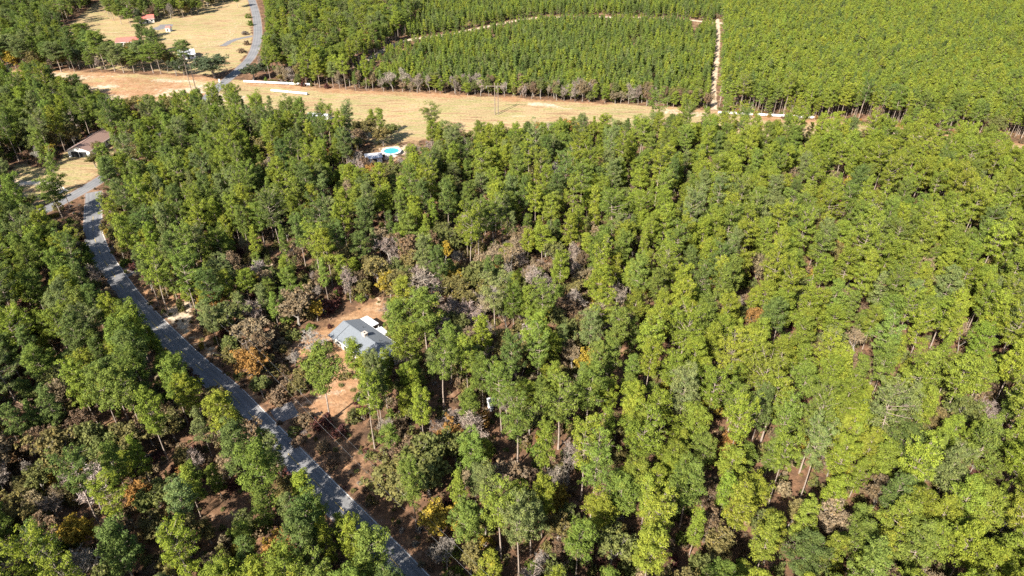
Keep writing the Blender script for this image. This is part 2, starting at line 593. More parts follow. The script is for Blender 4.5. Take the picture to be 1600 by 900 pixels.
def make_pine(seed, H, Rr, cb, shape, limbs, per, pr, dens=1.0, lean=0.3, trunk_r=0.2, lsize=0.44):
    """returns (trunk V,Q), (crown V,Q,clump) for one pine"""
    g = np.random.default_rng(seed)
    T = Tubes(6)
    m = 9
    tz = np.linspace(0, 1, m)
    bend = g.normal(size=2) * lean
    ph = g.uniform(0, 6.28)
    tx = bend[0] * tz ** 2 + 0.12 * np.sin(tz * 5 + ph)
    ty = bend[1] * tz ** 2 + 0.12 * np.cos(tz * 4 + ph)
    tp = np.stack([tx - tx[0], ty - ty[0], tz * H * 0.97 - 0.1], 1)
    tr = trunk_r * (1 - 0.85 * tz) * np.where(tz < 0.02, 1.35, 1)
    T.add(tp, tr, 7)
    pc, prad = [], []
    az = g.uniform(0, 6.28)
    lop = g.uniform(0, 6.28)
    for i in range(limbs):
        t = cb + (0.985 - cb) * ((i + g.uniform(0, 0.8)) / limbs)
        az += 2.4 + g.normal() * 0.4
        s = (t - cb) / (1 - cb)
        if shape == 'round':
            prof = math.sqrt(max(0.06, 1 - ((s - 0.42) / 0.63) ** 2))
        elif shape == 'flat':
            prof = 0.45 + 0.6 * math.sin(min(1, s * 1.15) * 2.2)
        else:
            prof = 1.06 - 0.9 * s
        L = Rr * prof * g.uniform(0.62, 1.18) * (1 + 0.18 * math.cos(az - lop))
        el = R(-6 + 58 * s ** 1.3 + g.normal() * 9)
        base = np.array([np.interp(t, tz, tp[:, 0]), np.interp(t, tz, tp[:, 1]), np.interp(t, tz, tp[:, 2])])
        h = np.array([math.cos(az), math.sin(az), 0])
        ss = np.linspace(0, 1, 5)
        lp = base + ss[:, None] * L * (h * math.cos(el))[None] + np.stack([0 * ss, 0 * ss, ss * L * math.sin(el) + 0.16 * L * ss ** 2 - 0.08 * L * ss], 1)
        T.add(lp, trunk_r * (0.34 - 0.2 * s) * (1 - 0.8 * ss) + 0.012, 4)
        side = np.array([-h[1], h[0], 0])
        k = max(2, int(round(dens * (1.6 + 1.75 * L))))
        for q in range(k):
            f = 1 - 0.72 * g.random() ** 1.3
            sp = np.array([np.interp(f, ss, lp[:, c]) for c in range(3)])
            off = side * g.normal() * 0.30 * L * (0.35 + f * 0.6) + np.array([0, 0, abs(g.normal()) * 0.22 - 0.02])
            c = sp + off
            pc.append(c)
            prad.append(pr * g.uniform(0.72, 1.3))
            if g.random() < 0.5:
                T.add(np.stack([np.array([np.interp(max(0, f - .2), ss, lp[:, c2]) for c2 in range(3)]), c]), [0.035, 0.012], 3)
    top = tp[-1]
    for q in range(4):
        pc.append(top + g.normal(size=3) * np.array([.3, .3, .25]))
        prad.append(pr * 0.8)
    tv, tq = T.arrays()
    cv, cq, cc = puffs(np.array(pc), np.array(prad), per, g, asp=0.55, size=lsize, tight=0.78, nj=0.36)
    return (tv, tq), (cv, cq, cc)


def branch_tree(seed, H, Rr, levels, g, T, tips, trunk_r=0.2, fork=0.3, spread=0.75, kids=(4, 6)):
    """forking broadleaf skeleton; fills tips with twig ends"""

    def grow(p, d, L, r, lev):
        n = 4
        pts = [p]
        dd = d.copy()
        for i in range(n):
            dd = unit(dd + g.normal(size=3) * 0.16 + np.array([0, 0, 0.05]))
            pts.append(pts[-1] + dd * L / n)
        pts = np.array(pts)
        T.add(pts, np.linspace(r, r * 0.5, n + 1), 6 if lev == 0 else (4 if lev < 3 else 3))
        if lev >= levels:
            tips.append(pts[-1])
            tips.append(pts[2])
            return
        k = int(g.integers(kids[0], kids[1]))
        a0 = g.uniform(0, 6.28)
        for i in range(k):
            f = g.uniform(0.45, 1.0) if i else 1.0
            q = pts[int(round(f * n))]
            az = a0 + i * 6.283 / k + g.normal() * 0.35
            out = np.array([math.cos(az), math.sin(az), 0.0])
            nd = unit(dd * (1 - spread * 0.55) + out * spread * g.uniform(0.6, 1.1) + np.array([0, 0, 0.12]))
            grow(q, nd, L * g.uniform(0.55, 0.8), r * 0.5, lev + 1)

    grow(np.array([0, 0, -0.1]), unit(np.array([g.normal() * .06, g.normal() * .06, 1.0])), H * fork, trunk_r, 0)


def fit(arrs, H, Rr):
    """scale a list of vertex arrays together to height H and half-width Rr"""
    A = np.concatenate(arrs)
    zmax = A[:, 2].max()
    rm = np.percentile(np.hypot(A[:, 0], A[:, 1]), 97)
    for a in arrs:
        a[:, 2] *= H / zmax
        a[:, :2] *= Rr / rm


def make_oak(seed, H, Rr, per=9, pr=0.42, trunk_r=0.22, levels=3, keep=1.0):
    g = np.random.default_rng(seed)
    T = Tubes(5)
    tips = []
    branch_tree(seed, H, Rr, levels, g, T, tips, trunk_r, 0.3, 0.8)
    tv, tq = T.arrays()
    tips = np.array(tips)
    tips = tips[g.random(len(tips)) < keep]
    fit([tv, tips], H * 0.96, Rr * 0.95)
    c = np.repeat(tips, 2, 0) + g.normal(size=(len(tips) * 2, 3)) * np.array([0.42, 0.42, 0.3])
    cv, cq, cc = puffs(c, pr * g.uniform(0.7, 1.35, len(c)), per, g, flat=0.85, asp=0.75, size=0.55)
    return (tv, tq), (cv, cq, cc)


def make_bare(seed, H, Rr, levels=4, trunk_r=0.2, twigs=6):
    g = np.random.default_rng(seed)
    T = Tubes(4)
    tips = []
    branch_tree(seed, H, Rr, levels - 1, g, T, tips, trunk_r, 0.3, 0.85, (4, 6))
    tv, tq = T.arrays()
    tips = np.array(tips)
    fit([tv, tips], H * 0.95, Rr * 0.95)
    # fine twigs: slim kites fanning from each tip
    C, D = [], []
    for t in tips:
        for _ in range(twigs):
            d = unit(g.normal(size=3) + np.array([0, 0, 0.35]))
            C.append(t + d * 0.45 * g.uniform(0.4, 1.2))
            D.append(d)
    C, D = np.array(C), np.array(D)
    n = len(C)
    side = unit(np.cross(D, g.normal(size=(n, 3))))
    L = g.uniform(0.5, 1.15, n)[:, None]
    W = g.uniform(0.035, 0.07, n)[:, None]
    V = np.stack([C - D * L * .5 - side * W, C - D * L * .5 + side * W, C + D * L * .5 + side * W * .3, C + D * L * .5 - side * W * .3], 1).reshape(-1, 3)
    return (tv, tq), (V, np.arange(n * 4).reshape(-1, 4), np.clip(g.beta(3, 3, n), 0, 1))


def make_shrub(seed, H, Rr, n=40, per=8, pr=0.32):
    g = np.random.default_rng(seed)
    T = Tubes(4)
    c = []
    for i in range(n):
        d = unit(g.normal(size=3))
        d[2] = abs(d[2])
        p = d * g.uniform(0.45, 1.0) ** 0.6 * np.array([Rr, Rr, H]) * (0.85 + 0.15 * math.sin(3 * math.atan2(d[1], d[0]) + seed))
        p[2] = max(0.25, p[2])
        c.append(p)
        if i % 4 == 0:
            T.add(np.array([[0, 0, -.05], p * np.array([.4, .4, .5]), p]), [0.05, 0.035, 0.012], 3)
    tv, tq = T.arrays()
    cv, cq, cc = puffs(np.array(c), pr * g.uniform(0.7, 1.4, n), per, g, flat=0.9, asp=0.75, size=0.6)
    return (tv, tq), (cv, cq, cc)


VAR = {}          # kind -> list of dict(trunk mesh, crown mesh, H, R, base)


def register(kind, tr, cr, H, Rr, base, barkm, leafm):
    lst = VAR.setdefault(kind, [])
    i = len(lst)
    tm = mesh_np(kind + "_trunk_mesh", tr[0], tr[1], mats=[barkm], smooth=True)
    cm = mesh_np(kind + "_crown_mesh", cr[0], cr[1], mats=[leafm], clump=cr[2])
    n1 = len(tr[0])
    V = np.concatenate([tr[0], cr[0]])
    Q = np.concatenate([tr[1], cr[1] + n1])
    mi = np.concatenate([np.zeros(len(tr[1]), int), np.ones(len(cr[1]), int)])
    cl = np.concatenate([np.zeros(len(tr[1])), cr[2]])
    jm = mesh_np(kind + "_whole_mesh", V, Q, mats=[barkm, leafm], midx=mi, clump=cl)
    lst.append(dict(trunk=tm, crown=cm, whole=jm, H=H, R=Rr, base=base))


for i in range(6):     # full domed crowns
    register('pine', *make_pine(100 + i, 19, [3.4, 3.8, 3.1, 3.6, 4.0, 3.3][i], [0.46, 0.5, 0.42, 0.52, 0.48, 0.44][i], 'round', 38, 34, 0.66, dens=1.2, lsize=.33), 19, 3.6, 0.46, M['bark'], M['needle'])
for i in range(4):     # old, broad and open
    register('pine', *make_pine(200 + i, 20, [4.6, 4.2, 5.0, 4.4][i], [0.56, 0.5, 0.54, 0.58][i], 'flat', 28, 34, 0.64, dens=1.05, lean=0.7, trunk_r=0.24, lsize=.33), 20, 4.6, 0.54, M['bark'], M['needle'])
for i in range(4):     # slim
    register('pine', *make_pine(300 + i, 16, [2.3, 2.6, 2.1, 2.5][i], [0.3, 0.38, 0.3, 0.4][i], 'cone' if i == 1 else 'round', 34, 30, 0.58, dens=1.2, trunk_r=0.15, lsize=.35), 16, 2.45, 0.34, M['bark'], M['needle'])
for i in range(4):
    register('oak', *make_oak(400 + i, 10, [3.6, 4.2, 3.2, 3.9][i], per=14, pr=0.45, keep=[1, .9, 1, .75][i]), 10, 3.7, 0.25, M['oakbark'], M['leaf'])
for i in range(3):
    register('bare', *make_bare(500 + i, 10, [3.6, 4.2, 3.2][i], twigs=6), 10, 3.7, 0.25, M['oakbark'], M['twig'])
for i in range(4):
    register('shrub', *make_shrub(600 + i, [2.2, 1.8, 2.6, 2.0][i], [1.5, 1.8, 1.3, 1.7][i], 60, 12, 0.3), 2.2, 1.6, 0.1, M['oakbark'], M['leaf'])
for i in range(5):     # young planted pines
    register('young', *make_pine(700 + i, 9, [1.75, 1.5, 1.9, 1.6, 2.0][i], [0.16, 0.2, 0.14, 0.22, 0.1][i], 'cone', 24, 12, 0.48, dens=1.1, lean=0.1, trunk_r=0.09, lsize=.55), 9, 1.75, 0.18, M['bark'], M['needle'])
for i in range(5):     # taller planted pines, bare below
    register('planted', *make_pine(800 + i, 15, [2.0, 2.2, 1.9, 2.1, 2.4][i], [0.54, 0.58, 0.5, 0.56, 0.6][i], 'round' if i % 2 else 'cone', 22, 12, 0.5, dens=1.1, lean=0.25, trunk_r=0.13, lsize=.55), 15, 2.1, 0.56, M['bark'], M['needle'])

# ------------------------------------------------------------------ thing helpers


def tag(o, label, cat, group=None):
    o["label"] = label
    o["category"] = cat
    if group:
        o["group"] = group


def empty(name, loc, rz=0.0):
    o = bpy.data.objects.new(name, None)
    o.empty_display_size = 0.5
    COL.link(o)
    o.location = loc
    o.rotation_euler = (0, 0, rz)
    return o


def obj(name, me, parent=None, mat=None):
    o = bpy.data.objects.new(name, me)
    if mat is not None:
        me.materials.append(mat)
    COL.link(o)
    if parent is not None:
        o.parent = parent
    return o


def structure(o):
    o["kind"] = "structure"
    return o


class MB:
    def __init__(self):
        self.bm = bmesh.new()

    def box(self, x0, x1, y0, y1, z0, z1, rz=0.0):
        r = bmesh.ops.create_cube(self.bm, size=1.0)
        for v in r['verts']:
            v.co = Vector(((x0 + x1) / 2 + v.co.x * (x1 - x0), (y0 + y1) / 2 + v.co.y * (y1 - y0), (z0 + z1) / 2 + v.co.z * (z1 - z0)))
        return self

    def poly(self, pts, faces):
        vs = [self.bm.verts.new(p) for p in pts]
        for f in faces:
            self.bm.faces.new([vs[i] for i in f])
        return self

    def slab(self, quad, th):
        """a quad given a thickness downwards"""
        n = len(quad)
        lo = [(p[0], p[1], p[2] - th) for p in quad]
        fs = [list(range(n)), list(range(2 * n - 1, n - 1, -1))]
        fs += [[i, i + n, (i + 1) % n + n, (i + 1) % n] for i in range(n)]
        return self.poly(list(quad) + lo, fs)

    def tube(self, p, q, r, seg=8, r2=None):
        p, q = Vector(p), Vector(q)
        d = q - p
        res = bmesh.ops.create_cone(self.bm, cap_ends=True, segments=seg, radius1=r, radius2=r if r2 is None else r2, depth=d.length)
        mt = Matrix.Translation((p + q) / 2) @ d.to_track_quat('Z', 'Y').to_matrix().to_4x4()
        bmesh.ops.transform(self.bm, matrix=mt, verts=res['verts'])
        return self

    def build(self, name, mat, parent=None):
        bmesh.ops.recalc_face_normals(self.bm, faces=self.bm.faces)
        me = bpy.data.meshes.new(name)
        self.bm.to_mesh(me)
        self.bm.free()
        return obj(name, me, parent, mat)


# ------------------------------------------------------------------ ground sheet
def axis(lo, hi, step, far):
    a = np.arange(lo, hi + step, step)
    ext, d, s = [], 0.0, step
    while d < far:
        s *= 1.6
        d += s
        ext.append(d)
    return np.concatenate([lo - np.array(ext[::-1]), a, a[-1] + np.array(ext)])


gx, gy = axis(-330, 330, 2.4, 3500), axis(40, 640, 2.4, 5000)
GX, GY = np.meshgrid(gx, gy, indexing='ij')
nx, ny = GX.shape
wob = (NA(GX / 9, GY / 9) - 0.5) * 5 + (NB(GX / 3.5, GY / 3.5) - 0.5) * 2.5


def soft(poly, feather=2.5):
    return np.clip(0.5 - (polydist_np(GX, GY, poly) + wob * 0.7) / (2 * feather), 0, 1)


grass = np.maximum.reduce([soft(ROW, 3), soft(FIELD, 4), soft(YARD2, 3) * 0.8, soft(POOLYARD, 3) * 0.45])
sandm = np.zeros_like(grass)
dirt = np.maximum.reduce([soft(YARD1, 3) * 0.72, soft(SHOULDER, 2) * 0.62, soft(VERGE, 3) * 0.5])
far_noise = NC(GX / 14, GY / 14)
# red clay and sand along the top of the cleared strip and in patches
top = Gp([(x, y - 3) for x, y in ROW_TOP] + [(x, y + 7) for x, y in ROW_TOP[::-1]])
dirt = np.maximum(dirt, soft(top, 3) * (0.35 + 0.5 * far_noise))
westrow = Gp([(-300, 112), (110, 112), (330, 123), (345, 150), (200, 168), (-300, 150)])
dirt = np.maximum(dirt, soft(westrow, 5) * (0.25 + 0.55 * NB(GX / 11, GY / 5)))
sandm = np.maximum(sandm, soft(westrow, 5) * (0.1 + 0.65 * NA(GX / 13 + 7, GY / 5)))
for poly, w in (
        ([(246, 484), (300, 466), (308, 478), (290, 510), (265, 506)], 1.15),
        ([(236, 474), (252, 490), (375, 602), (385, 600), (300, 520), (262, 490)], 0.6),
        ([(578, 490), (585, 465), (603, 462), (606, 480)], 0.62),
        ([(20, 283), (75, 283), (78, 290), (20, 292)], 1.0),
        ([(-60, 830), (20, 835), (50, 850), (30, 880), (-60, 920)], 0.95),
        ([(340, 700 - 555), (385, 150), (380, 160), (320, 155)], 0.7),
        ([(820, 158), (870, 160), (880, 168), (820, 166)], 0.8),
        ([(1030, 170), (1110, 175), (1100, 183), (1030, 178)], 0.55),
        ([(1380, 205), (1460, 208), (1450, 225), (1390, 222)], 0.6),
        ([(1400, 232), (1480, 238), (1470, 258), (1400, 250)], 0.7),
        ([(590, 232), (640, 222), (650, 240), (600, 250)], 0.75),
        ([(395, 420), (460, 380), (470, 395), (400, 440)], 0.55),
        ([(180, 420), (222, 412), (225, 425), (195, 432)], 0.55),
        ([(400, 635), (455, 622), (545, 604), (552, 612), (470, 640), (415, 650)], 0.5),
        ([(300, 165), (350, 160), (350, 180), (290, 180)], 0.7),
        ([(270, 72), (345, 62), (380, 20), (388, 26), (352, 74), (275, 82)], 0.4)):
    sandm = np.maximum(sandm, soft(Gp(poly), 1.6) * w)
tracks = [Gp([(1121, 30), (1122, 60), (1119, 100), (1115, 135), (1116, 172)]), Gp([(560, 105), (600, 78), (640, 62), (700, 54), (760, 42), (840, 28), (960, 27), (1060, 30), (1121, 36), (1180, 36)])]
tsm = []
for tl in tracks:
    ln = smooth_line(tl, 4)
    tsm.append(ln)
    d = np.full(GX.shape, 1e9)
    for i in range(len(ln) - 1):
        x1, y1 = ln[i]
        x2, y2 = ln[i + 1]
        ex, ey = x2 - x1, y2 - y1
        t = np.clip(((GX - x1) * ex + (GY - y1) * ey) / (ex * ex + ey * ey + 1e-9), 0, 1)
        d = np.minimum(d, np.hypot(GX - x1 - t * ex, GY - y1 - t * ey))
    sandm = np.maximum(sandm, np.clip(1.05 - d / (2.6 if tl is tracks[0] else 4.2), 0, 1))
# grassy floor showing between the planted rows
PLANT = Gp([(430, 133), (620, 40), (640, -60), (1900, -60), (1900, 262), (1600, 224), (1120, 174), (800, 153)])
grass = np.maximum(grass, soft(PLANT, 4) * 0.42)
GZ = (NA(GX / 30, GY / 30) - 0.5) * 0.0
V = np.stack([GX, GY, GZ], -1).reshape(-1, 3)
I, J = np.meshgrid(np.arange(nx - 1), np.arange(ny - 1), indexing='ij')
idx = (I * ny + J).ravel()
Q = np.stack([idx, idx + ny, idx + ny + 1, idx + 1], 1)
gm = mesh_np("ground", V, Q, mats=[M['ground']])
za = gm.attributes.new("zone", 'FLOAT_COLOR', 'POINT')
za.data.foreach_set("color", np.stack([grass.ravel(), sandm.ravel(), dirt.ravel(), np.ones(grass.size)], 1).astype(np.float32).ravel())
structure(obj("ground", gm))


# ------------------------------------------------------------------ roads, drives, markings
def strip(name, line, w, z, mat, wob_amp=0.45, edge=True, offset=0.0, dash=None):
    V, Qs, E = [], [], []
    cols = [-1, -0.86, -0.7, -0.5, -0.3, -0.1, 0.1, 0.3, 0.5, 0.7, 0.86, 1] if edge else [-1, 1]
    n = len(line)
    acc = 0.0
    for i, p in enumerate(line):
        a, c = Vector(line[max(0, i - 1)]), Vector(line[min(n - 1, i + 1)])
        d = (c - a).normalized()
        nrm = Vector((-d.y, d.x))
        for cc in cols:
            wv = w / 2 * cc
            if abs(cc) == 1 and wob_amp:
                wv += cc * wob_amp * (2 * float(NB(p[0] / 1.7 + 50 * cc, p[1] / 1.7)) - 1)
            q = Vector(p[:2]) + nrm * (wv + offset)
            V.append((q.x, q.y, z))
            E.append(abs(cc))
    k = len(cols)
    for i in range(n - 1):
        if i > 0:
            acc += (Vector(line[i]) - Vector(line[i - 1])).length
        if dash and (acc % dash[0]) > dash[1]:
            continue
        for j in range(k - 1):
            Qs.append((i * k + j, i * k + j + 1, (i + 1) * k + j + 1, (i + 1) * k + j))
    me = mesh_np(name, V, np.array(Qs), mats=[mat])
    at = me.attributes.new("edge", 'FLOAT', 'POINT')
    at.data.foreach_set("value", np.array(E, np.float32))
    return structure(obj(name, me))


strip("road", road_line, ROAD_W, 0.02, M['road'])
strip("side_road", cross_line, 6.6, 0.03, M['road'])
fine = smooth_line(road_line, 1.0)
strip("road_edge_line", fine[:-8], 0.22, 0.032, M['paint'], 0, False, offset=-(ROAD_W / 2 - 0.35))
strip("road_edge_line", fine[:-8], 0.16, 0.032, M['paint'], 0, False, offset=(ROAD_W / 2 - 0.35))
strip("road_centre_line", fine[:-12], 0.13, 0.032, M['yellowpaint'], 0, False, offset=0.0, dash=(9, 4))
strip("driveway", smooth_line(Gp([(428, 652), (445, 645), (462, 638)]), 1.5), 6.0, 0.012, M['asphalt_drive'], 0.5)
strip("driveway", smooth_line(Gp([(185, 436), (205, 424), (222, 415)]), 1.5), 3.5, 0.012, M['asphalt_drive'], 0.5)
strip("driveway", smooth_line(Gp([(397, 56), (380, 59), (362, 64), (348, 72)]), 2.0), 4.5, 0.02, M['asphalt_drive'], 0.5)
strip("driveway", smooth_line(Gp([(240, 46), (256, 42), (262, 38)]), 2.0), 9.0, 0.02, M['asphalt_drive'], 0.8)
strip("path", smooth_line(Gp([(-60, 290), (20, 287), (75, 286), (100, 300)]), 2.0), 3.2, 0.012, plain("pale sand track", (0.62, 0.52, 0.4), 1.0, 0.15, 0.5), 0.5)

# ------------------------------------------------------------------ buildings


def frame_of(pa, pb, z):
    """origin and heading from two ridge/eave pixels at height z"""
    a, b = Vector(G(*pa, z)), Vector(G(*pb, z))
    d = b - a
    return a, b, math.atan2(d.y, d.x), d.length


def gable_house(name, label, origin, heading, length, half, wall_h, ridge_h, wallm, roofm, over=0.45, windows=(), doors=(), chimney=None, cat="house", rise=None):
    """local x runs along the ridge from 0 to length, local y across (-half..half)"""
    t = empty(name, (origin[0], origin[1], 0), heading)
    tag(t, label, cat)
    m = MB()
    h = half - over
    pts = [(over, -h, -.05), (length - over, -h, -.05), (length - over, h, -.05), (over, h, -.05), (over, -h, wall_h), (length - over, -h, wall_h), (length - over, h, wall_h), (over, h, wall_h),
           (over, 0, ridge_h - 0.16), (length - over, 0, ridge_h - 0.16)]
    m.poly(pts, [(0, 1, 5, 4), (2, 3, 7, 6), (1, 2, 6, 9, 5), (3, 0, 4, 8, 7)])
    m.build("wall", wallm, t)
    m = MB()
    ez = wall_h - 0.12
    m.slab([(0, -half, ez), (length, -half, ez), (length, 0, ridge_h), (0, 0, ridge_h)], 0.14)
    m.slab([(0, 0.004, ridge_h), (length, 0.004, ridge_h), (length, half, ez), (0, half, ez)], 0.14)
    rf = m.build("roof", roofm, t)
    m = MB()
    m.box(-0.02, length + 0.02, -0.14, 0.14, ridge_h - 0.01, ridge_h + 0.035)
    m.build("ridge_cap", roofm, rf)
    for yy in (-half - 0.03, half + 0.03):
        m = MB()
        m.box(0, length, yy - 0.03, yy + 0.03, ez - 0.2, ez + 0.02)
        m.build("fascia", M['trim'], rf)
    if rise:
        m = MB()
        x0, x1, up = rise
        m.slab([(x0, -half - .5, ez + up - .14), (x1, -half - .5, ez + up - .14), (x1, -0.2, ridge_h + up * .5), (x0, -0.2, ridge_h + up * .5)], 0.16)
        m.build("front_gable_roof", roofm, rf)
    if rise:
        for vx, vy in ((13.6, 1.6), (5.2, 2.4), (15.5, 2.8)):
            vz = ridge_h - vy * (ridge_h - ez) / half
            MB().tube((vx, vy, vz - .1), (vx, vy, vz + .4), 0.09, 7).build("roof_vent", M['dark'], rf)
    for side, x, w, z0, z1 in windows:
        y = -h if side < 0 else h
        m = MB()
        m.box(x - w / 2 - .08, x + w / 2 + .08, y - .05, y + .05, z0 - .08, z1 + .08)
        f = m.build("window", M['trim'], t)
        m = MB()
        m.box(x - w / 2, x + w / 2, y - .062, y + .062, z0, z1)
        m.build("pane", M['glass'], f)
    for side, x, w, z1 in doors:
        y = -h if side < 0 else h
        m = MB()
        m.box(x - w / 2, x + w / 2, y - .06, y + .06, 0.1, z1)
        m.build("door", M['dark'], t)
    if chimney:
        x, y, s, top = chimney
        m = MB()
        m.box(x - s / 2, x + s / 2, y - s / 2.4, y + s / 2.4, ridge_h - 1.2, ridge_h + top)
        m.box(x - s / 2 - .1, x + s / 2 + .1, y - s / 2.4 - .1, y + s / 2.4 + .1, ridge_h + top - .05, ridge_h + top + .12)
        c = m.build("chimney", M['brick'], rf)
        m = MB()
        m.box(x - .2, x + .2, y - .15, y + .15, ridge_h + top + .1, ridge_h + top + .22)
        m.build("flue", M['dark'], c)
    return t


# grey-roofed house in the clearing
a, b, hd, ln = frame_of((537.5, 501), (598.7, 543.7), 4.6)
gable_house("house", "grey shingle roofed house with brick chimney in the dirt clearing beside the road", a, hd, ln + 3.5, 5.0, 2.75, 4.6, M['cream'], M['shingle'],
            windows=[(-1, 3.0, 1.2, .9, 2.0), (-1, 9, 1.6, .9, 2.0), (-1, 15, 1.6, .9, 2.0), (1, 5, 1.2, .9, 2.0), (1, 13, 1.2, .9, 2.0)], doors=[(-1, 6.2, 1.0, 2.15), (1, 8, 1.0, 2.15)],
            chimney=(9.4, 0.0, 1.25, 0.75), rise=(-0.05, 2.7, 0.16))


def flat_roof_shed(name, label, quad_px, z, wallm, roofm, cat, open_front=False):
    P = [G(x, y, z) for x, y in quad_px]
    c = (sum(p[0] for p in P) / 4, sum(p[1] for p in P) / 4)
    t = empty(name, (c[0], c[1], 0))
    tag(t, label, cat)
    loc = [Vector((p[0] - c[0], p[1] - c[1])) for p in P]
    m = MB()
    m.slab([(p.x, p.y, z + (0.12 if i < 2 else 0.0)) for i, p in enumerate(loc)], 0.12)
    rf = m.build("roof", roofm, t)
    for k in range(1, 5):
        f = k / 5
        p0, p1 = loc[0].lerp(loc[1], f), loc[3].lerp(loc[2], f)
        m = MB()
        m.tube((p0.x, p0.y, z + .13), (p1.x, p1.y, z + .01), 0.035, 4)
        m.build("roof_rib", roofm, rf)
    inner = [p * 0.9 for p in loc]
    if open_front:
        for p in inner:
            m = MB()
            m.box(p.x - .07, p.x + .07, p.y - .07, p.y + .07, -.05, z - 0.03)
            m.build("post", M['trim'], t)
    else:
        m = MB()
        pts = [(p.x, p.y, -.05) for p in inner] + [(p.x, p.y, z - 0.06) for p in inner]
        m.poly(pts, [(0, 1, 5, 4), (1, 2, 6, 5), (2, 3, 7, 6), (3, 0, 4, 7)])
        m.build("wall", wallm, t)
        p0, p1 = inner[3].lerp(inner[2], .35), inner[3].lerp(inner[2], .65)
        d = (p1 - p0).normalized()
        n = Vector((d.y, -d.x)) * 0.04
        m = MB()
        m.poly([(p0.x + n.x, p0.y + n.y, 0.05), (p1.x + n.x, p1.y + n.y, 0.05), (p1.x + n.x, p1.y + n.y, 2.0), (p0.x + n.x, p0.y + n.y, 2.0)], [(0, 1, 2, 3)])
        m.build("door", M['dark'], t)
    return t


flat_roof_shed("carport", "white metal roofed carport behind the grey shingle house", [(564, 498), (573.7, 493.7), (592, 505), (581, 510.5)], 2.6, M['whitewall'], M['whitemetal'], "carport", True)
flat_roof_shed("shed", "white roofed shed against the back of grey shingle house under pines", [(587, 514), (596, 510.5), (608, 519.5), (600, 524)], 2.4, M['whitewall'], M['whitemetal'], "shed")
flat_roof_shed("shed", "tall white shed half hidden by pines with rust-brown shrub in front", [(759.5, 622), (776, 621), (782, 629), (765, 631)], 2.6, M['whitewall'], M['whitemetal'], "shed")

# brown-roofed white house near the crossroads
a, b, hd, ln = frame_of((118, 229), (152, 206.5), 5.0)
gable_house("house", "white house with brown roof and dark open garage bay near the junction", a, hd, ln + 4, 5.2, 2.9, 5.0, M['whitewall'], M['brownroof'],
            windows=[(-1, 8, 1.5, .9, 2.1), (-1, 14, 1.5, .9, 2.1), (1, 10, 1.5, .9, 2.1)], doors=[(-1, 11, 1.0, 2.2)])
t = [o for o in COL if o.name.startswith("house")][-1]
house2 = [o for o in bpy.data.objects if o.name.startswith("house") and "brown roof" in o.get("label", "")][0]
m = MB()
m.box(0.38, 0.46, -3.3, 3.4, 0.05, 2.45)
m.build("garage_shade_panel", M['dark'], house2)  # near-black panel on the wall stands for the shade inside the open bay
m = MB()
m.box(0.34, 0.48, -0.1, 0.1, 0.02, 2.5)
m.build("garage_post", M['trim'], house2)

# red-roofed farm buildings in the far field
a, b, hd, ln = frame_of((181, 59), (217, 57), 4.2)
gable_house("barn", "long low farm building with faded red roof beside the tan field", a, hd, ln, 6.0, 2.6, 4.2, M['whitewall'], M['redroof'], windows=[(-1, 4, 1.2, .9, 1.9), (-1, 9, 1.2, .9, 1.9)], doors=[(-1, 6.5, 1.1, 2.1)], cat="barn")
a, b, hd, ln = frame_of((214, 24), (240, 22), 4.8)
gable_house("house", "red roofed farmhouse in the shade of pines above the tan field", a, hd, ln, 5.5, 2.8, 4.8, M['cream'], M['redroof'], windows=[(-1, 3, 1.2, .9, 1.9), (-1, 9, 1.2, .9, 1.9)], doors=[(-1, 6, 1.1, 2.1)])
a, b, hd, ln = frame_of((258.5, 40.5), (266, 40.5), 3.6)
gable_house("shed", "small white shed with red gable roof on the tan field", a, hd, ln, 2.0, 2.3, 3.6, M['whitewall'], M['redroof'], over=0.25, doors=[(-1, 1.6, 0.9, 1.9)], cat="shed")
a, b, hd, ln = frame_of((276, 79), (303, 76), 4.4)
gable_house("house", "white metal roofed house behind the big dark oak by side road", a, hd, ln, 6.0, 2.7, 4.4, M['whitewall'], M['whitemetal'], windows=[(-1, 3, 1.2, .9, 1.9), (-1, 8, 1.2, .9, 1.9)], doors=[(-1, 5.5, 1.1, 2.1)])
a, b, hd, ln = frame_of((481, 175.5), (515, 177.5), 3.4)
gable_house("mobile_home", "long white mobile home with pale roof at edge of cleared strip", a, hd, ln, 2.3, 2.6, 3.3, M['whitewall'], M['whitemetal'], over=.2, windows=[(-1, 2, 1.0, 1.1, 1.9), (-1, 8, 1.0, 1.1, 1.9)], doors=[(-1, 5, .9, 2.2)], cat="mobile home")
flat_roof_shed("shed", "pale grey metal roofed shed beside the round swimming pool", [(568.5, 241), (596, 238), (598, 245.5), (572, 249.5)], 2.3, M['whitewall'], M['greymetal'], "shed")

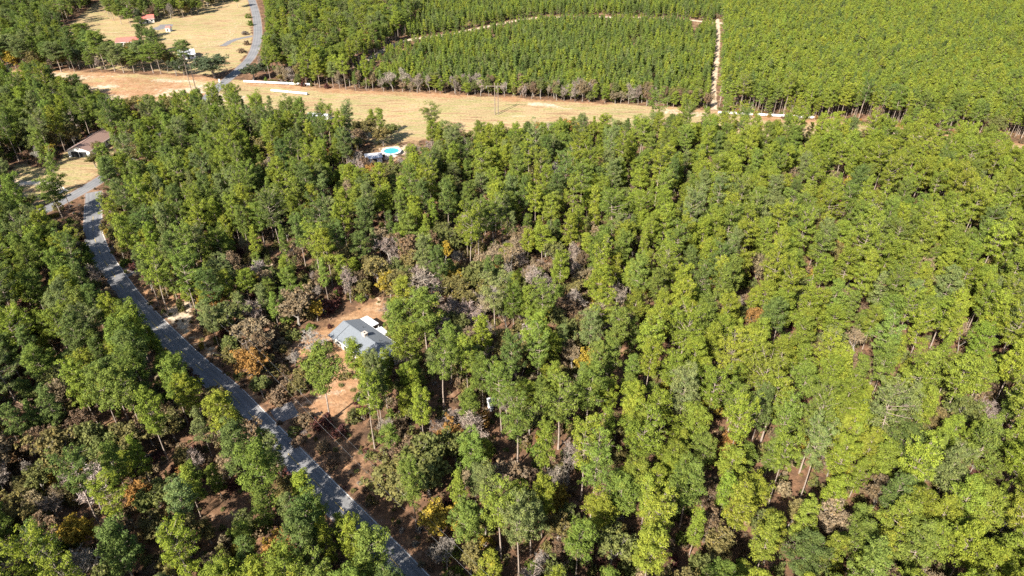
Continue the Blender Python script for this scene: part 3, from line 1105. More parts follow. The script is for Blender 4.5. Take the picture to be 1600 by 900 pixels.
# round above-ground pool
pc = G(612, 240)
t = empty("swimming_pool", (pc[0], pc[1], 0))
tag(t, "round above-ground swimming pool with turquoise water and white rim", "pool")
PR = 3.9
m = MB()
seg = 32
ro = [(math.cos(i * 2 * math.pi / seg), math.sin(i * 2 * math.pi / seg)) for i in range(seg)]
pts = [(x * PR, y * PR, -.05) for x, y in ro] + [(x * PR, y * PR, 1.25) for x, y in ro] + [(x * (PR - .08), y * (PR - .08), 1.25) for x, y in ro] + [(x * (PR - .08), y * (PR - .08), 0.4) for x, y in ro]
fs = []
for k in range(3):
    fs += [(k * seg + i, k * seg + (i + 1) % seg, (k + 1) * seg + (i + 1) % seg, (k + 1) * seg + i) for i in range(seg)]
m.poly(pts, fs)
m.build("pool_wall", M['whitewall'], t)
m = MB()
pts = [(x * (PR + .35), y * (PR + .35), 1.31) for x, y in ro] + [(x * (PR - .65), y * (PR - .65), 1.31) for x, y in ro] + [(x * (PR - .65), y * (PR - .65), 1.26) for x, y in ro] + [(x * (PR + .35), y * (PR + .35), 1.26) for x, y in ro]
m.poly(pts, [(k * seg + i, k * seg + (i + 1) % seg, ((k + 1) % 4) * seg + (i + 1) % seg, ((k + 1) % 4) * seg + i) for k in range(4) for i in range(seg)])
m.build("rim", M['trim'], t)
m = MB()
m.poly([(x * (PR - .1), y * (PR - .1), 1.08) for x, y in ro], [tuple(range(seg))])
m.build("water", M['water'], t)

# ------------------------------------------------------------------ pipes laid out along the cleared strip


def pipe_run(pa, pb, n, label, group, rad=0.62):
    a, b = Vector(G(*pa, rad)), Vector(G(*pb, rad))
    d = b - a
    L = d.length / n
    for i in range(n):
        o0 = a + d * (i / n)
        t = empty("pipe", (o0.x, o0.y, 0), math.atan2(d.y, d.x))
        tag(t, label, "pipe", group)
        sg = 14
        rr = [(math.cos(k * 2 * math.pi / sg), math.sin(k * 2 * math.pi / sg)) for k in range(sg)]
        le = L - 0.35
        pts = []
        for x, r in ((0, rad), (le, rad), (le, rad - .06), (0, rad - .06)):
            pts += [(x, y * r, z * r + rad + .16) for y, z in rr]
        m = MB()
        m.poly(pts, [(k * sg + j, k * sg + (j + 1) % sg, ((k + 1) % 4) * sg + (j + 1) % sg, ((k + 1) % 4) * sg + j) for k in range(4) for j in range(sg)])
        bd = m.build("barrel", M['pipe'], t)
        for x in (0.2 * le, 0.8 * le):
            m = MB()
            m.box(x - .1, x + .1, -.6, .6, -.02, .17)
            m.build("skid", M['pole'], t)


pipe_run((381, 127.5), (487.5, 132.5), 3, "long white pipe in the row along the trees by side road", "white pipes in a row beside the side road")
pipe_run((424, 141.5), (481.5, 147), 2, "long white pipe lying alone on the grass of cleared strip", "white pipes out on the grass")
pipe_run((1122, 176), (1273, 184), 4, "long white pipe at the foot of the tall planted pines", "white pipes below the planted pines")

# ------------------------------------------------------------------ power structures


def h_frame(name, label, pa, pb, H, arm):
    a, b = Vector(G(*pa)), Vector(G(*pb))
    mid = (a + b) / 2
    d = b - a
    t = empty(name, (mid.x, mid.y, 0), math.atan2(d.y, d.x))
    tag(t, label, "power pole", "two-legged transmission poles on the cleared strip")
    h = d.length / 2
    for s in (-1, 1):
        m = MB()
        m.tube((s * h, 0, -.1), (s * h, 0, H), 0.24, 8, 0.16)
        m.build("pole", M['pole'], t)
    m = MB()
    m.box(-arm, arm, -.1, .1, H - 1.6, H - 1.35)
    m.build("crossarm", M['pole'], t)
    for s in (-1, 1):
        m = MB()
        m.tube((s * h, .22, H - 3.6), (-s * h, .22, H - 1.7), 0.07, 5)
        m.build("brace", M['pole'], t)
    for x in (-arm + .2, 0, arm - .2):
        m = MB()
        m.tube((x, 0, H - 1.62), (x, 0, H - 2.5), 0.08, 6)
        m.build("insulator", M['greymetal'], t)


h_frame("transmission_pole", "brown two-legged wooden transmission pole casting shadow on open grass", (773.5, 179), (778.5, 179), 15.5, 5.0)
h_frame("transmission_pole", "brown two-legged wooden transmission pole near the side road crossing", (299, 141), (306, 139), 15.0, 5.0)

poles = [(-1.5, 66.0), (-66.5, 134.5), (-113.0, 182.0)]
for i, (x, y) in enumerate(poles):
    t = empty("utility_pole", (x, y, 0), R(45))
    tag(t, ["wooden utility pole at the near end of the roadside wire", "wooden utility pole among roadside shrubs below the sandy drive", "wooden utility pole on the verge above the sandy drive"][i], "utility pole")
    m = MB()
    m.tube((0, 0, -.1), (0, 0, 9.6), 0.16, 8, 0.11)
    m.build("pole", M['pole'], t)
    m = MB()
    m.box(-1.1, 1.1, -.06, .06, 8.85, 9.0)
    m.build("crossarm", M['pole'], t)
    for k in (-1, 1):
        m = MB()
        m.tube((k, 0, 9.0), (k, 0, 9.18), 0.06, 6)
        m.build("insulator", M['greymetal'], t)
for off, zz in ((-1, 9.18), (1, 9.18)):
    T = Tubes(4)
    for i in range(len(poles) - 1):
        p = np.linspace(0, 1, 16)
        o = off * 0.7071
        A = np.array([poles[i][0] + o, poles[i][1] + o, zz])
        B = np.array([poles[i + 1][0] + o, poles[i + 1][1] + o, zz])
        P = A + (B - A) * p[:, None]
        P[:, 2] -= 1.3 * 4 * p * (1 - p)
        T.add(P, np.full(16, 0.014))
    v, q = T.arrays()
    w = obj("overhead_wire", mesh_np("overhead_wire", v, q, mats=[M['wire']]))
    tag(w, "thin overhead wire strung on wooden poles along the shaded road", "wire", "roadside overhead wires")

# white marker post by the crossing
p = G(343.5, 130)
t = empty("marker_sign", (p[0], p[1], 0), R(-15))
tag(t, "upright pale marker board beside the side road where it crosses the strip", "sign")
MB().box(-.5, .5, -.04, .04, 0.45, 2.3).build("board", M['cream'], t)
for s in (-.42, .42):
    MB().box(s - .05, s + .05, .042, .14, -.05, 2.2).build("post", M['pole'], t)

# ------------------------------------------------------------------ trees
TINT = {
    'yellow': (0.200, 0.228, 0.033), 'lime': (0.175, 0.213, 0.034), 'green': (0.142, 0.182, 0.038), 'deep': (0.106, 0.142, 0.040), 'blue': (0.152, 0.180, 0.062),
    'olive': (0.190, 0.162, 0.062), 'oakgreen': (0.150, 0.162, 0.054), 'gold': (0.31, 0.23, 0.04), 'orange': (0.33, 0.18, 0.06), 'brown': (0.195, 0.135, 0.085), 'tan': (0.25, 0.19, 0.115), 'red': (0.13, 0.058, 0.048),
    'grey': (0.255, 0.205, 0.17), 'ash': (0.30, 0.26, 0.225), 'live': (0.085, 0.105, 0.055),
}
WORD = {'yellow': 'yellow-green', 'lime': 'bright green', 'green': 'mid green', 'deep': 'dark green', 'blue': 'grey-green', 'olive': 'olive', 'oakgreen': 'dull green', 'gold': 'golden', 'orange': 'orange', 'brown': 'brown', 'tan': 'tan', 'red': 'dark red', 'grey': 'grey-brown', 'ash': 'pale grey', 'live': 'blackish green'}

trees = []      # dicts: kind, x, y, H, R, tint name, variant, rz, special label


def jitter(c, amt=0.09):
    f = 1 + rng.normal() * amt
    return tuple(float(max(0.005, k * f * (1 + rng.normal() * 0.025))) for k in c)


CELL = 3.0
hash_ = {}


def free(x, y, r):
    ci, cj = int(x // CELL), int(y // CELL)
    k = int(math.ceil((r + 6.5) / CELL))
    for i in range(ci - k, ci + k + 1):
        for j in range(cj - k, cj + k + 1):
            for (px, py, pr) in hash_.get((i, j), ()):
                if (px - x) ** 2 + (py - y) ** 2 < (r + pr) ** 2:
                    return False
    return True


def put(kind, x, y, H, Rr, tint, var=None, label=None, sep=None, group=None):
    n = len(VAR[kind])
    v = int(rng.integers(n)) if var is None else var
    d = dict(kind=kind, x=x, y=y, H=H, R=Rr, tint=tint, col=jitter(TINT[tint]), var=v, rz=float(rng.uniform(0, 6.283)), label=label, group=group)
    trees.append(d)
    hash_.setdefault((int(x // CELL), int(y // CELL)), []).append((x, y, Rr * 0.72 if sep is None else sep))
    return d


def at(kind, px, py, H, Rr, tint, var=None, label=None, group=None):
    x, y = G(px, py)
    return put(kind, x, y, H, Rr, tint, var, label, group=group)


# trees one can pick out by themselves
at('pine', 516, 657, 21, 4.0, 'green', 3, "lone tall pine with long bare trunk beside the dirt drive of grey-roofed house")
at('pine', 557, 592, 12, 2.6, 'lime', 10, "small bright pine pressed against the front of grey-roofed house")
at('pine', 668, 553, 19, 4.2, 'green', 1, "broad pine with pale trunk behind the grey-roofed house")
at('pine', 628, 556, 17, 3.6, 'green', 0, "pine leaning its crown over the end of grey-roofed house")
at('pine', 640, 600, 18, 3.8, 'lime', 3, "bright pine below the end of grey-roofed house")
at('bare', 490, 560, 8, 4.2, 'ash', 0, "pale leafless tree at the gable corner of grey-roofed house")
at('bare', 462, 572, 6, 2.6, 'ash', 2, "small pale leafless tree beside the leafless one at grey-roofed house")
at('bare', 668, 488, 13, 7.2, 'grey', 1, "widest leafless grey-brown tree in the woods behind grey-roofed house")
at('bare', 610, 415, 10, 4.5, 'grey', 0, "leafless grey-brown tree in the woods between pool and grey-roofed house")
at('bare', 702, 565, 8, 4.6, 'grey', 2, "leafless grey-brown tree beyond the pines at grey-roofed house's end")
at('bare', 690, 560, 7, 3.4, 'tan', 0, "low leafless tan tree beyond the pines at grey-roofed house's end")
at('oak', 402, 548, 10, 4.4, 'tan', 3, "thin tan-leaved tree between sandy drive and grey-roofed house")
at('oak', 396, 592, 9, 4.0, 'orange', 1, "rusty-leaved tree on the verge by the road below sandy drive")
at('oak', 376, 575, 7, 3.2, 'olive', 0, "yellow-olive tree on the verge by the road below sandy drive")
at('oak', 412, 622, 6, 2.8, 'oakgreen', 2, "small green tree at the mouth of the dirt drive")
at('shrub', 437, 625, 4.2, 3.4, 'brown', 0, "large brown shrub beside the dirt drive of grey-roofed house")
at('shrub', 505, 487, 4.5, 3.6, 'red', 1, "dark red shrub across the dirt yard from grey-roofed house")
at('shrub', 520, 484, 3.5, 2.6, 'red', 2, "smaller dark red shrub at back of the dirt yard")
at('shrub', 506, 668, 4.0, 2.6, 'red', 3, "red-brown shrub in tree shade at foot of the lone pine")
at('shrub', 753, 668, 5.5, 2.6, 'orange', 2, "rust-orange shrub in front of the tall white shed")
at('oak', 1097, 655, 8, 3.0, 'gold', 1, "golden-leaved tree among the yellow-green pines")
at('oak', 848, 510, 8, 3.0, 'gold', 0, "golden-leaved tree beside grey-brown thicket behind grey-roofed house")
at('oak', 130, 868, 9, 4.0, 'gold', 2, "golden-leaved tree in woods across the road from the dirt verge")
at('oak', 1130, 720, 7, 2.6, 'orange', 1, "orange-leaved tree in a shadowed gap of the pine wood")
at('oak', 1590, 700, 7, 2.6, 'orange', 0, "orange-leaved tree at the fringe of the pine wood")
at('oak', 640, 775, 11, 6.0, 'olive', 1, "spreading olive-leaved tree beside the dirt verge of road")
at('oak', 672, 775, 14, 6.4, 'oakgreen', 0, "large round dull green tree beside the dirt verge of road")
at('oak', 690, 838, 8, 4.0, 'gold', 3, "yellowing tree over the dirt verge near the roadside wire")
at('oak', 336, 122, 12.5, 9.0, 'live', 1, "huge round dark oak at the bend of side road")
at('oak', 396, 126, 9.5, 7.4, 'live', 0, "round dark oak overhanging the side road beside white pipes")
at('pine', 124, 152, 11, 4.2, 'deep', 1, "lone dark pine standing out on the sandy cleared strip")
at('pine', 98, 340, 15, 4.2, 'green', 4, "pine on the grassy triangle at the road junction")
at('pine', 543, 205, 11, 2.6, 'green', 2, "small round-topped pine at edge of the mown strip by mobile home")
at('pine', 597, 214, 13, 2.6, 'lime', 10, "first of twin pines at edge of strip above the pool")
at('pine', 585, 214, 13, 2.6, 'lime', 11, "second of twin pines at edge of strip above the pool")
at('pine', 678, 216, 14, 4.6, 'green', 6, "open-crowned pine at edge of the mown strip beside transmission pole")
at('oak', 560, 214, 8, 4.0, 'olive', 0, "olive tree between mobile home and twin pines")
at('oak', 530, 222, 8, 4.0, 'olive', 2, "olive tree just below the mobile home")
at('bare', 545, 228, 8, 4.4, 'grey', 1, "leafless grey tree between mobile home and pool")
at('oak', 612, 220, 8, 3.6, 'oakgreen', 1, "dull green tree above the round pool")
at('oak', 575, 218, 9.5, 4.4, 'olive', 1, "olive tree just before the twin pines by the strip")
at('oak', 545, 216, 7.5, 3.6, 'oakgreen', 3, "dull green tree under the small round-topped pine")
at('oak', 600, 228, 9.5, 4.2, 'olive', 0, "tall olive tree between twin pines and pool")
at('oak', 520, 214, 8.0, 3.8, 'tan', 2, "tan tree at the end of the mobile home")
at('shrub', 392, 40, 4, 2.6, 'green', 0, "green hedge shrub beside side road, lower of two")
at('shrub', 388, 28, 4, 2.6, 'green', 1, "green hedge shrub beside side road, upper of two")
at('shrub', 383, 54, 2.6, 3.4, 'grey', 2, "grey shrub beside the curved drive off side road")
at('shrub', 378, 82, 3.2, 3.0, 'brown', 3, "brown shrub between curved drive and the round oaks")
at('shrub', 386, 70, 3.0, 2.6, 'brown', 0, "brown shrub at the inside edge of side road bend")
at('shrub', 293, 70, 2.0, 2.0, 'brown', 1, "small brown bush on the tan field beside white metal roof")
at('oak', 150, 262, 6, 3.2, 'olive', 1, "olive tree in front of the brown-roofed white house")
at('oak', 153, 240, 6, 2.6, 'tan', 0, "tan tree against the brown-roofed white house")
at('oak', 64, 62, 9, 5.4, 'olive', 3, "thin greyish olive tree shading the far field corner")
at('young', 986, 158, 12, 2.4, 'yellow', 0, "single yellow-green pine at the front of young plantation")

for px_, py_, h_, r_, tn_, lb_ in (
        (452, 560, 2.6, 2.4, 'brown', "brown shrub below the small pale leafless tree"), (440, 545, 3.4, 2.6, 'tan', "tan shrub behind the small pale leafless tree"),
        (425, 530, 4.0, 3.0, 'brown', "brown shrub next to the thin tan-leaved tree"), (470, 585, 2.2, 2.4, 'olive', "low olive shrub under the pale leafless trees"),
        (488, 598, 2.4, 2.2, 'oakgreen', "low green shrub behind the lone tall pine"), (455, 600, 2.6, 2.6, 'brown', "rounded brown shrub behind the large brown drive shrub"),
        (430, 585, 3.6, 2.8, 'olive', "olive shrub between rusty-leaved tree and dirt drive"), (540, 590, 2.2, 1.8, 'olive', "low olive shrub along the front of grey-roofed house"),
        (512, 566, 1.8, 1.8, 'brown', "low brown shrub at the front corner of grey-roofed house"), (478, 660, 3.0, 2.8, 'brown', "brown shrub in tree shade below the dirt drive"),
        (530, 680, 2.6, 2.2, 'red', "red-brown shrub in the shade below the lone tall pine"), (460, 528, 3.2, 2.4, 'oakgreen', "green shrub behind the pale leafless tree"),
        (480, 490, 4.6, 3.0, 'olive', "tall olive shrub beside the dark red shrubs")):
    at('shrub', px_, py_, h_, r_, tn_, None, lb_)

TLP = [(20, 55, 17, 6), (5, 40, 18, 6), (40, 30, 16, 5), (60, 20, 16, 5), (85, 16, 15, 5), (20, 20, 17, 5), (0, 70, 17, 5), (105, 10, 15, 5), (178, 32, 13, 4), (190, 38, 13, 4), (205, 42, 12, 4), (170, 22, 14, 4), (218, 36, 13, 4), (230, 28, 13, 4),
       (250, 24, 13, 4), (262, 22, 14, 5), (280, 24, 13, 5), (296, 20, 13, 4), (310, 22, 13, 5), (278, 12, 14, 5), (240, 10, 14, 5), (215, 12, 14, 5), (195, 8, 14, 5), (372, 12, 11, 4), (232, 66, 13, 4), (246, 84, 14, 5), (225, 60, 12, 4),
       (150, 102, 20, 6), (165, 108, 19, 6), (140, 90, 18, 6), (110, 108, 17, 5), (96, 112, 16, 5), (84, 110, 17, 5), (62, 114, 17, 5), (42, 112, 17, 5), (25, 104, 17, 5), (8, 110, 17, 5), (125, 108, 17, 4), (180, 112, 15, 4), (194, 114, 16, 5), (210, 114, 14, 4),
       (226, 112, 16, 5), (240, 114, 15, 5), (252, 116, 14, 4), (262, 112, 15, 4), (276, 118, 12, 4), (288, 118, 14, 4), (292, 108, 15, 5), (54, 98, 16, 5), (30, 88, 17, 5), (15, 130, 14, 5), (2, 128, 14, 5)]
for x, y, H, r in TLP:
    X, Y = G(x, y)
    k = 'pine' if rng.random() < 0.75 else 'oak'
    if k == 'pine':
        put('pine', X, Y, H * rng.uniform(.9, 1.1), r * 1.05, rng.choice(['deep', 'green', 'blue', 'green']), int(rng.integers(0, 7)))
    else:
        put('oak', X, Y, H * 0.75, r * 0.8, rng.choice(['olive', 'live', 'oakgreen']))

# --- the woods -----------------------------------------------------------------
ROADS = [(road_line[::3], 4.7), (cross_line[::3], 5.6)]
NOBASE = [ROW, FIELD, YARD1, YARD2, POOLYARD]
NATURAL = [(408, 135), (416, 70), (412, -60), (700, -60), (680, 0), (640, 50), (600, 80), (560, 105), (520, 138), (470, 136)]
MIXED = [   # px ellipse centre, radii, share of broadleaf / bare
    (690, 425, 150, 90, .8, .45), (860, 470, 140, 110, .5, .3), (420, 560, 70, 70, .8, .2), (130, 690, 190, 110, .62, .12), (20, 740, 120, 90, .75, .15), (640, 720, 80, 110, .8, .05),
    (690, 830, 80, 90, .75, .1), (850, 800, 60, 110, .55, .25), (900, 560, 60, 80, .4, .2), (480, 420, 110, 60, .35, .1), (330, 630, 110, 60, .5, .05), (560, 200, 90, 50, .6, .2), (60, 240, 140, 80, .45, .15),
    (250, 800, 160, 90, .35, .1), (1130, 700, 80, 50, .4, .1), (1440, 730, 60, 60, .3, .1), (400, 790, 90, 90, .3, .05), (820, 420, 60, 50, .7, .5)]


def mixshare(px, py):
    s, bshare = 0.24, 0.22
    if px > 950:
        s = 0.17
    for cx, cy, rx, ry, sh, bs in MIXED:
        d = ((px - cx) / rx) ** 2 + ((py - cy) / ry) ** 2
        if d < 1.3:
            k = sh * min(1, 1.3 - d * .6)
            if k > s:
                s, bshare = k, bs
    return s, bshare


FARWOODS = [[(-160, -60), (150, -60), (150, 5), (95, 50), (104, 66), (150, 82), (190, 76), (240, 88), (292, 98), (300, 119), (110, 112), (-160, 110)], [(150, -60), (390, -60), (390, -8), (320, 14), (300, 26), (235, 34), (165, 30)]]


def plant_zone(px, py):
    """which planted block a ground pixel lies in"""
    top = np.interp(px, [p[0] for p in ROW_TOP], [p[1] for p in ROW_TOP])
    if py > top - 2.2 or px < 408:
        return None
    if inpoly(px, py, NATURAL):
        return 'natural'
    if px > 1128 - (py - 40) * 0.05:
        return 'planted'
    return 'young'


ROWG = [p for p in ROW]


def woods_ok(x, y, px, py, margin, nobase=None):
    for line, w in ROADS:
        if linedist(x, y, line) < w + margin:
            return False
    for poly in (NOBASE if nobase is None else nobase):
        if inpoly(x, y, poly):
            return False
    return True


# tall pines on the western bank: they keep the road in shade
for i in range(0, len(road_line) - 1, 1):
    a_, c_ = Vector(road_line[max(0, i - 1)]), Vector(road_line[i + 1])
    d_ = (c_ - a_).normalized()
    for k in range(1):
        if rng.random() < 0.45:
            continue
        p_ = Vector(road_line[i]) + Vector((-d_.y, d_.x)) * rng.uniform(7.0, 21.0)
        H, Rr = rng.uniform(17.5, 21.5), rng.uniform(2.8, 3.8)
        qx_, qy_ = PX(p_.x, p_.y)
        sx_, sy_ = p_.x + 0.56 * 20, p_.y + 0.83 * 20
        if math.hypot(sx_ - G(275, 490)[0], sy_ - G(275, 490)[1]) < 11:
            continue
        if qy_ < 330 or not free(p_.x, p_.y, Rr * 0.6) or hides(p_.x, p_.y, H, Rr, 0.42):
            continue
        put('pine', p_.x, p_.y, H, Rr, str(rng.choice(['lime', 'green', 'deep', 'green', 'yellow'])), int(rng.integers(0, 6)), sep=Rr * .6)

cand = []
step = 2.3
for i in range(int(960 / step)):
    for j in range(int(620 / step)):
        x = -480 + (i + rng.random()) * step
        y = 28 + (j + rng.random()) * step
        lim = 0.80 * (y * CP + CAM_H * SP) + 22
        if abs(x) > lim:
            continue
        if y > 330 and x > -60:
            continue
        cand.append((x, y))
rng.shuffle(cand)
for x, y in cand:
    px, py = PX(x, y)
    top = np.interp(px, [p[0] for p in ROW_TOP], [p[1] for p in ROW_TOP])
    z = plant_zone(px, py)
    if z in ('young', 'planted'):
        continue
    farleft = z is None and py < top + 2 and px < 408
    if farleft and not any(inpoly(px, py, p) for p in FARWOODS):
        continue
    if not woods_ok(x, y, px, py, 0, [ROW] if farleft else None):
        continue
    cx, cy = PX(x, y, 12)
    s, bs = mixshare(cx, cy)
    u = rng.random()
    dn = float(NA(x / 22 + 40, y / 22))
    if u < s:
        kind = 'bare' if rng.random() < bs else 'oak'
        H = rng.uniform(5.5, 12.5)
        Rr = H * rng.uniform(.28, .40)
        if kind == 'oak':
            tint = str(rng.choice(['olive', 'oakgreen', 'olive', 'brown', 'tan', 'gold', 'oakgreen', 'orange'], p=[.24, .27, .14, .13, .10, .05, .05, .02]))
        else:
            tint = str(rng.choice(['grey', 'tan', 'grey', 'ash'], p=[.4, .25, .25, .1]))
        var = None
        sep = Rr * 0.58
    else:
        kind = 'pine'
        w = rng.random()
        right = np.clip((px - 350) / 900, 0, 1)
        if w < 0.46:
            var, H, Rr = int(rng.integers(0, 6)), rng.uniform(13, 20.5), rng.uniform(2.3, 3.5)
        elif w < 0.66 + 0.08 * right:
            var, H, Rr = int(rng.integers(6, 10)), rng.uniform(16.5, 21.5), rng.uniform(3.1, 4.4)
        else:
            var, H, Rr = int(rng.integers(10, 14)), rng.uniform(8, 16), rng.uniform(1.6, 2.4)
        if z == 'natural':
            H *= 0.85
        pw = np.array([.14 + .26 * right, .24 + .14 * right, .32 - .12 * right, .18 - .15 * right, .12 - .07 * right])  # yellower to the right: partly own colour, partly sun-angle effect put into the tint
        tint = str(rng.choice(['yellow', 'lime', 'green', 'deep', 'blue'], p=[.02, .1, .4, .33, .15] if farleft else pw / pw.sum()))
        sep = Rr * (0.65 + 0.28 * (dn > 0.68) + 0.04 * right) + 0.25 * rng.random()
    if not free(x, y, sep):
        continue
    if hides(x, y, H, Rr, 0.42 if kind == 'pine' else 0.25):
        if kind == 'pine' and rng.random() < 0.5:
            kind, H, Rr, tint, var = 'oak', rng.uniform(3.5, 6), rng.uniform(1.6, 2.4), str(rng.choice(['olive', 'oakgreen', 'brown', 'tan'])), None
            if hides(x, y, H, Rr, 0.1):
                continue
            sep = Rr * .7
        else:
            continue
    put(kind, x, y, H, Rr, tint, var, sep=sep)

# the ragged hedge of broadleaf and bare trees along the top of the strip
for k in range(420):
    px = rng.uniform(425, 1110)
    py = np.interp(px, [p[0] for p in ROW_TOP], [p[1] for p in ROW_TOP]) - rng.uniform(0.3, 9)
    x, y = G(px, py)
    r = rng.uniform(1.8, 3.4)
    if not free(x, y, r * 0.45):
        continue
    u = rng.random()
    H = rng.uniform(5, 11.5)
    if u < 0.38:
        put('bare', x, y, H, r * 1.1, str(rng.choice(['grey', 'grey', 'tan'])), sep=r * .45)
    elif u < 0.85:
        put('oak', x, y, H, r, str(rng.choice(['olive', 'oakgreen', 'oakgreen', 'tan', 'brown'])), sep=r * .45)
    else:
        put('pine', x, y, H, r, 'lime', 10, sep=r * .6)

# planted blocks in rows
psp = 2.75
for i in range(int(700 / psp)):
    for j in range(int(360 / psp)):
        a, b_ = i * psp - 130, j * psp * 1.0
        x = a + rng.normal() * 1.0 + 0.12 * b_
        y = 300 + b_ + rng.normal() * 1.1 - 0.03 * a
        if abs(x) > 0.86 * (y * CP + CAM_H * SP) + 20:
            continue
        px, py = PX(x, y)
        z = plant_zone(px, py)
        if z not in ('young', 'planted'):
            continue
        dt = linedist(x, y, tsm[1][::3])
        infront = dt < 26 and linedist(x, y + 8, tsm[1][::3]) < dt
        if linedist(x, y, tsm[0][::2]) < 2.6 or dt < 4.2:
            continue
        dn = float(NB(x / 16, y / 16)) * .6 + float(NC(x / 5, y / 5)) * .4
        if z == 'young':
            if dn < 0.27 or rng.random() < 0.08:
                continue
            H, r = rng.uniform(6.5, 9.5) * (0.8 + 0.4 * dn), rng.uniform(1.3, 2.2)
            if infront:
                H, r = H * 0.5, r * 0.75
                if rng.random() < 0.35:
                    continue
            if dn < 0.36 and rng.random() < 0.5 and dt > 5:
                put('shrub', x, y, rng.uniform(1.5, 3), rng.uniform(1.2, 2.2), str(rng.choice(['tan', 'olive', 'oakgreen'])), sep=.4)
                continue
            tint = str(rng.choice(['green', 'deep', 'lime', 'blue', 'yellow'], p=([.34, .42, .08, .14, .02] if float(ND(x / 19, y / 19)) + rng.normal() * .15 > .5 else [.44, .1, .32, .04, .1])))
        else:
            if rng.random() < 0.08 or dn < 0.2:
                continue
            H, r = rng.uniform(11, 16.8), rng.uniform(1.6, 2.5)
            tint = str(rng.choice(['green', 'lime', 'yellow', 'deep'], p=[.3, .38, .24, .08]))
        if not free(x, y, 0.75):
            continue
        put(z, x, y, H, r, tint, sep=0.5)

# understory
shrub_n = 0
for x, y in cand:
    px, py = PX(x, y)
    if plant_zone(px, py) in ('young', 'planted') or py < 128:
        continue
    near = False
    if not woods_ok(x, y, px, py, -1.4):
        continue
    if rng.random() < 0.2:
        continue
    H = rng.uniform(0.9, 4.4)
    r = rng.uniform(0.9, 2.4)
    if not free(x, y, 0.2):
        continue
    if hides(x, y, H, r, 0.1) and rng.random() < 0.93:
        continue
    put('shrub', x, y, H, r, str(rng.choice(['brown', 'olive', 'tan', 'oakgreen', 'red', 'green', 'gold'], p=[.26, .24, .16, .16, .06, .08, .04])), sep=0.6)
for x, y in cand:
    x, y = x + rng.uniform(-1, 1), y + rng.uniform(-1, 1)
    if y > 300:
        continue
    px, py = PX(x, y)
    if py < 190 or not woods_ok(x, y, px, py, -1.6, [ROW, YARD2]) or rng.random() < 0.35:
        continue
    if inpoly(x, y, YARD1) and rng.random() < 0.75:
        continue
    put('shrub', x, y, rng.uniform(0.35, 1.3), rng.uniform(0.35, 1.0), str(rng.choice(['brown', 'olive', 'tan', 'oakgreen', 'red', 'ash'], p=[.3, .22, .22, .12, .06, .08])), sep=0.0)
for k in range(90):     # scrub along the foot of the tall planted pines and the strip
    px = rng.uniform(1120, 1600)
    py = np.interp(px, [p[0] for p in ROW_TOP], [p[1] for p in ROW_TOP]) - rng.uniform(-1, 4)
    x, y = G(px, py)
    put('shrub', x, y, rng.uniform(1, 3), rng.uniform(0.9, 2), str(rng.choice(['brown', 'olive', 'orange', 'oakgreen'])), sep=.3)

# ------------------------------------------------------------------ which are things, which the mass
NAME = {'pine': 'pine_tree', 'oak': 'broadleaf_tree', 'bare': 'leafless_tree', 'shrub': 'shrub', 'young': 'young_pine_tree', 'planted': 'planted_pine_tree'}
CAT = {'pine': 'pine tree', 'oak': 'tree', 'bare': 'bare tree', 'shrub': 'shrub', 'young': 'young pine', 'planted': 'planted pine'}
LIMIT = {'pine': 300, 'oak': 300, 'bare': 300, 'shrub': 260, 'young': 250, 'planted': 250}


def place_words(t, px, py):
    x, y = t['x'], t['y']
    d = linedist(x, y, road_line[::4])
    west = px < np.interp(py, [300, 350, 477, 602, 757, 900], [130, 140, 210, 350, 505, 645])
    if py < 128 and px < 410:
        return "round the far tan field"
    if py < 150 and px >= 408:
        return "in the hedge line along the top of the cleared strip"
    if d < 13:
        return "on the verge close beside the county road" if not west else "on the wooded bank along the county road"
    if west:
        if py < 335:
            return "in the woods round the brown-roofed white house"
        return "in the woods across the road from grey-roofed house"
    hx, hy = G(560, 525)
    dh = math.hypot(x - hx, y - hy)
    if dh < 32:
        return "close round the grey-roofed house"
    wx, wy = G(770, 640)
    if math.hypot(x - wx, y - wy) < 26:
        return "close round the tall white shed"
    qx, qy = G(605, 240)
    if math.hypot(x - qx, y - qy) < 40:
        return "close round the swimming pool"
    if y > hy + 20 and px < 760:
        return "in the woods between grey-roofed house and cleared strip"
    if px > 760:
        return "in the wide pine wood beyond the white shed"
    return "in the woods between the road and white shed"


def size_word(t):
    if t['kind'] == 'pine':
        return ("broad open-crowned" if t['var'] < 10 else "slim") if t['var'] >= 6 else "full-crowned"
    if t['kind'] in ('oak', 'bare'):
        return "tall" if t['H'] > 8 else "low"
    return ""


def auto_label(t, px, py):
    w, pl = WORD[t['tint']], place_words(t, px, py)
    k = t['kind']
    if k == 'pine':
        return f"{size_word(t)} {w} pine {pl}", f"{w} pines {pl}"
    if k == 'oak':
        return f"{size_word(t)} {w} broadleaf tree {pl}", f"{w} broadleaf trees {pl}"
    if k == 'bare':
        return f"{size_word(t)} leafless {w} tree {pl}", f"leafless trees {pl}"
    if k == 'shrub':
        if px > 1118 and py < 235:
            pl = "at the foot of the tall planted pines"
        return f"{w} shrub {pl}", f"{w} shrubs {pl}"
    if k == 'young':
        return f"{w} conical young pine along the cleared-strip side of the young plantation", "young pines fronting the plantation"
    return f"{w} tall planted pine with bare lower trunk along the plantation edge", "tall planted pines along the edge"


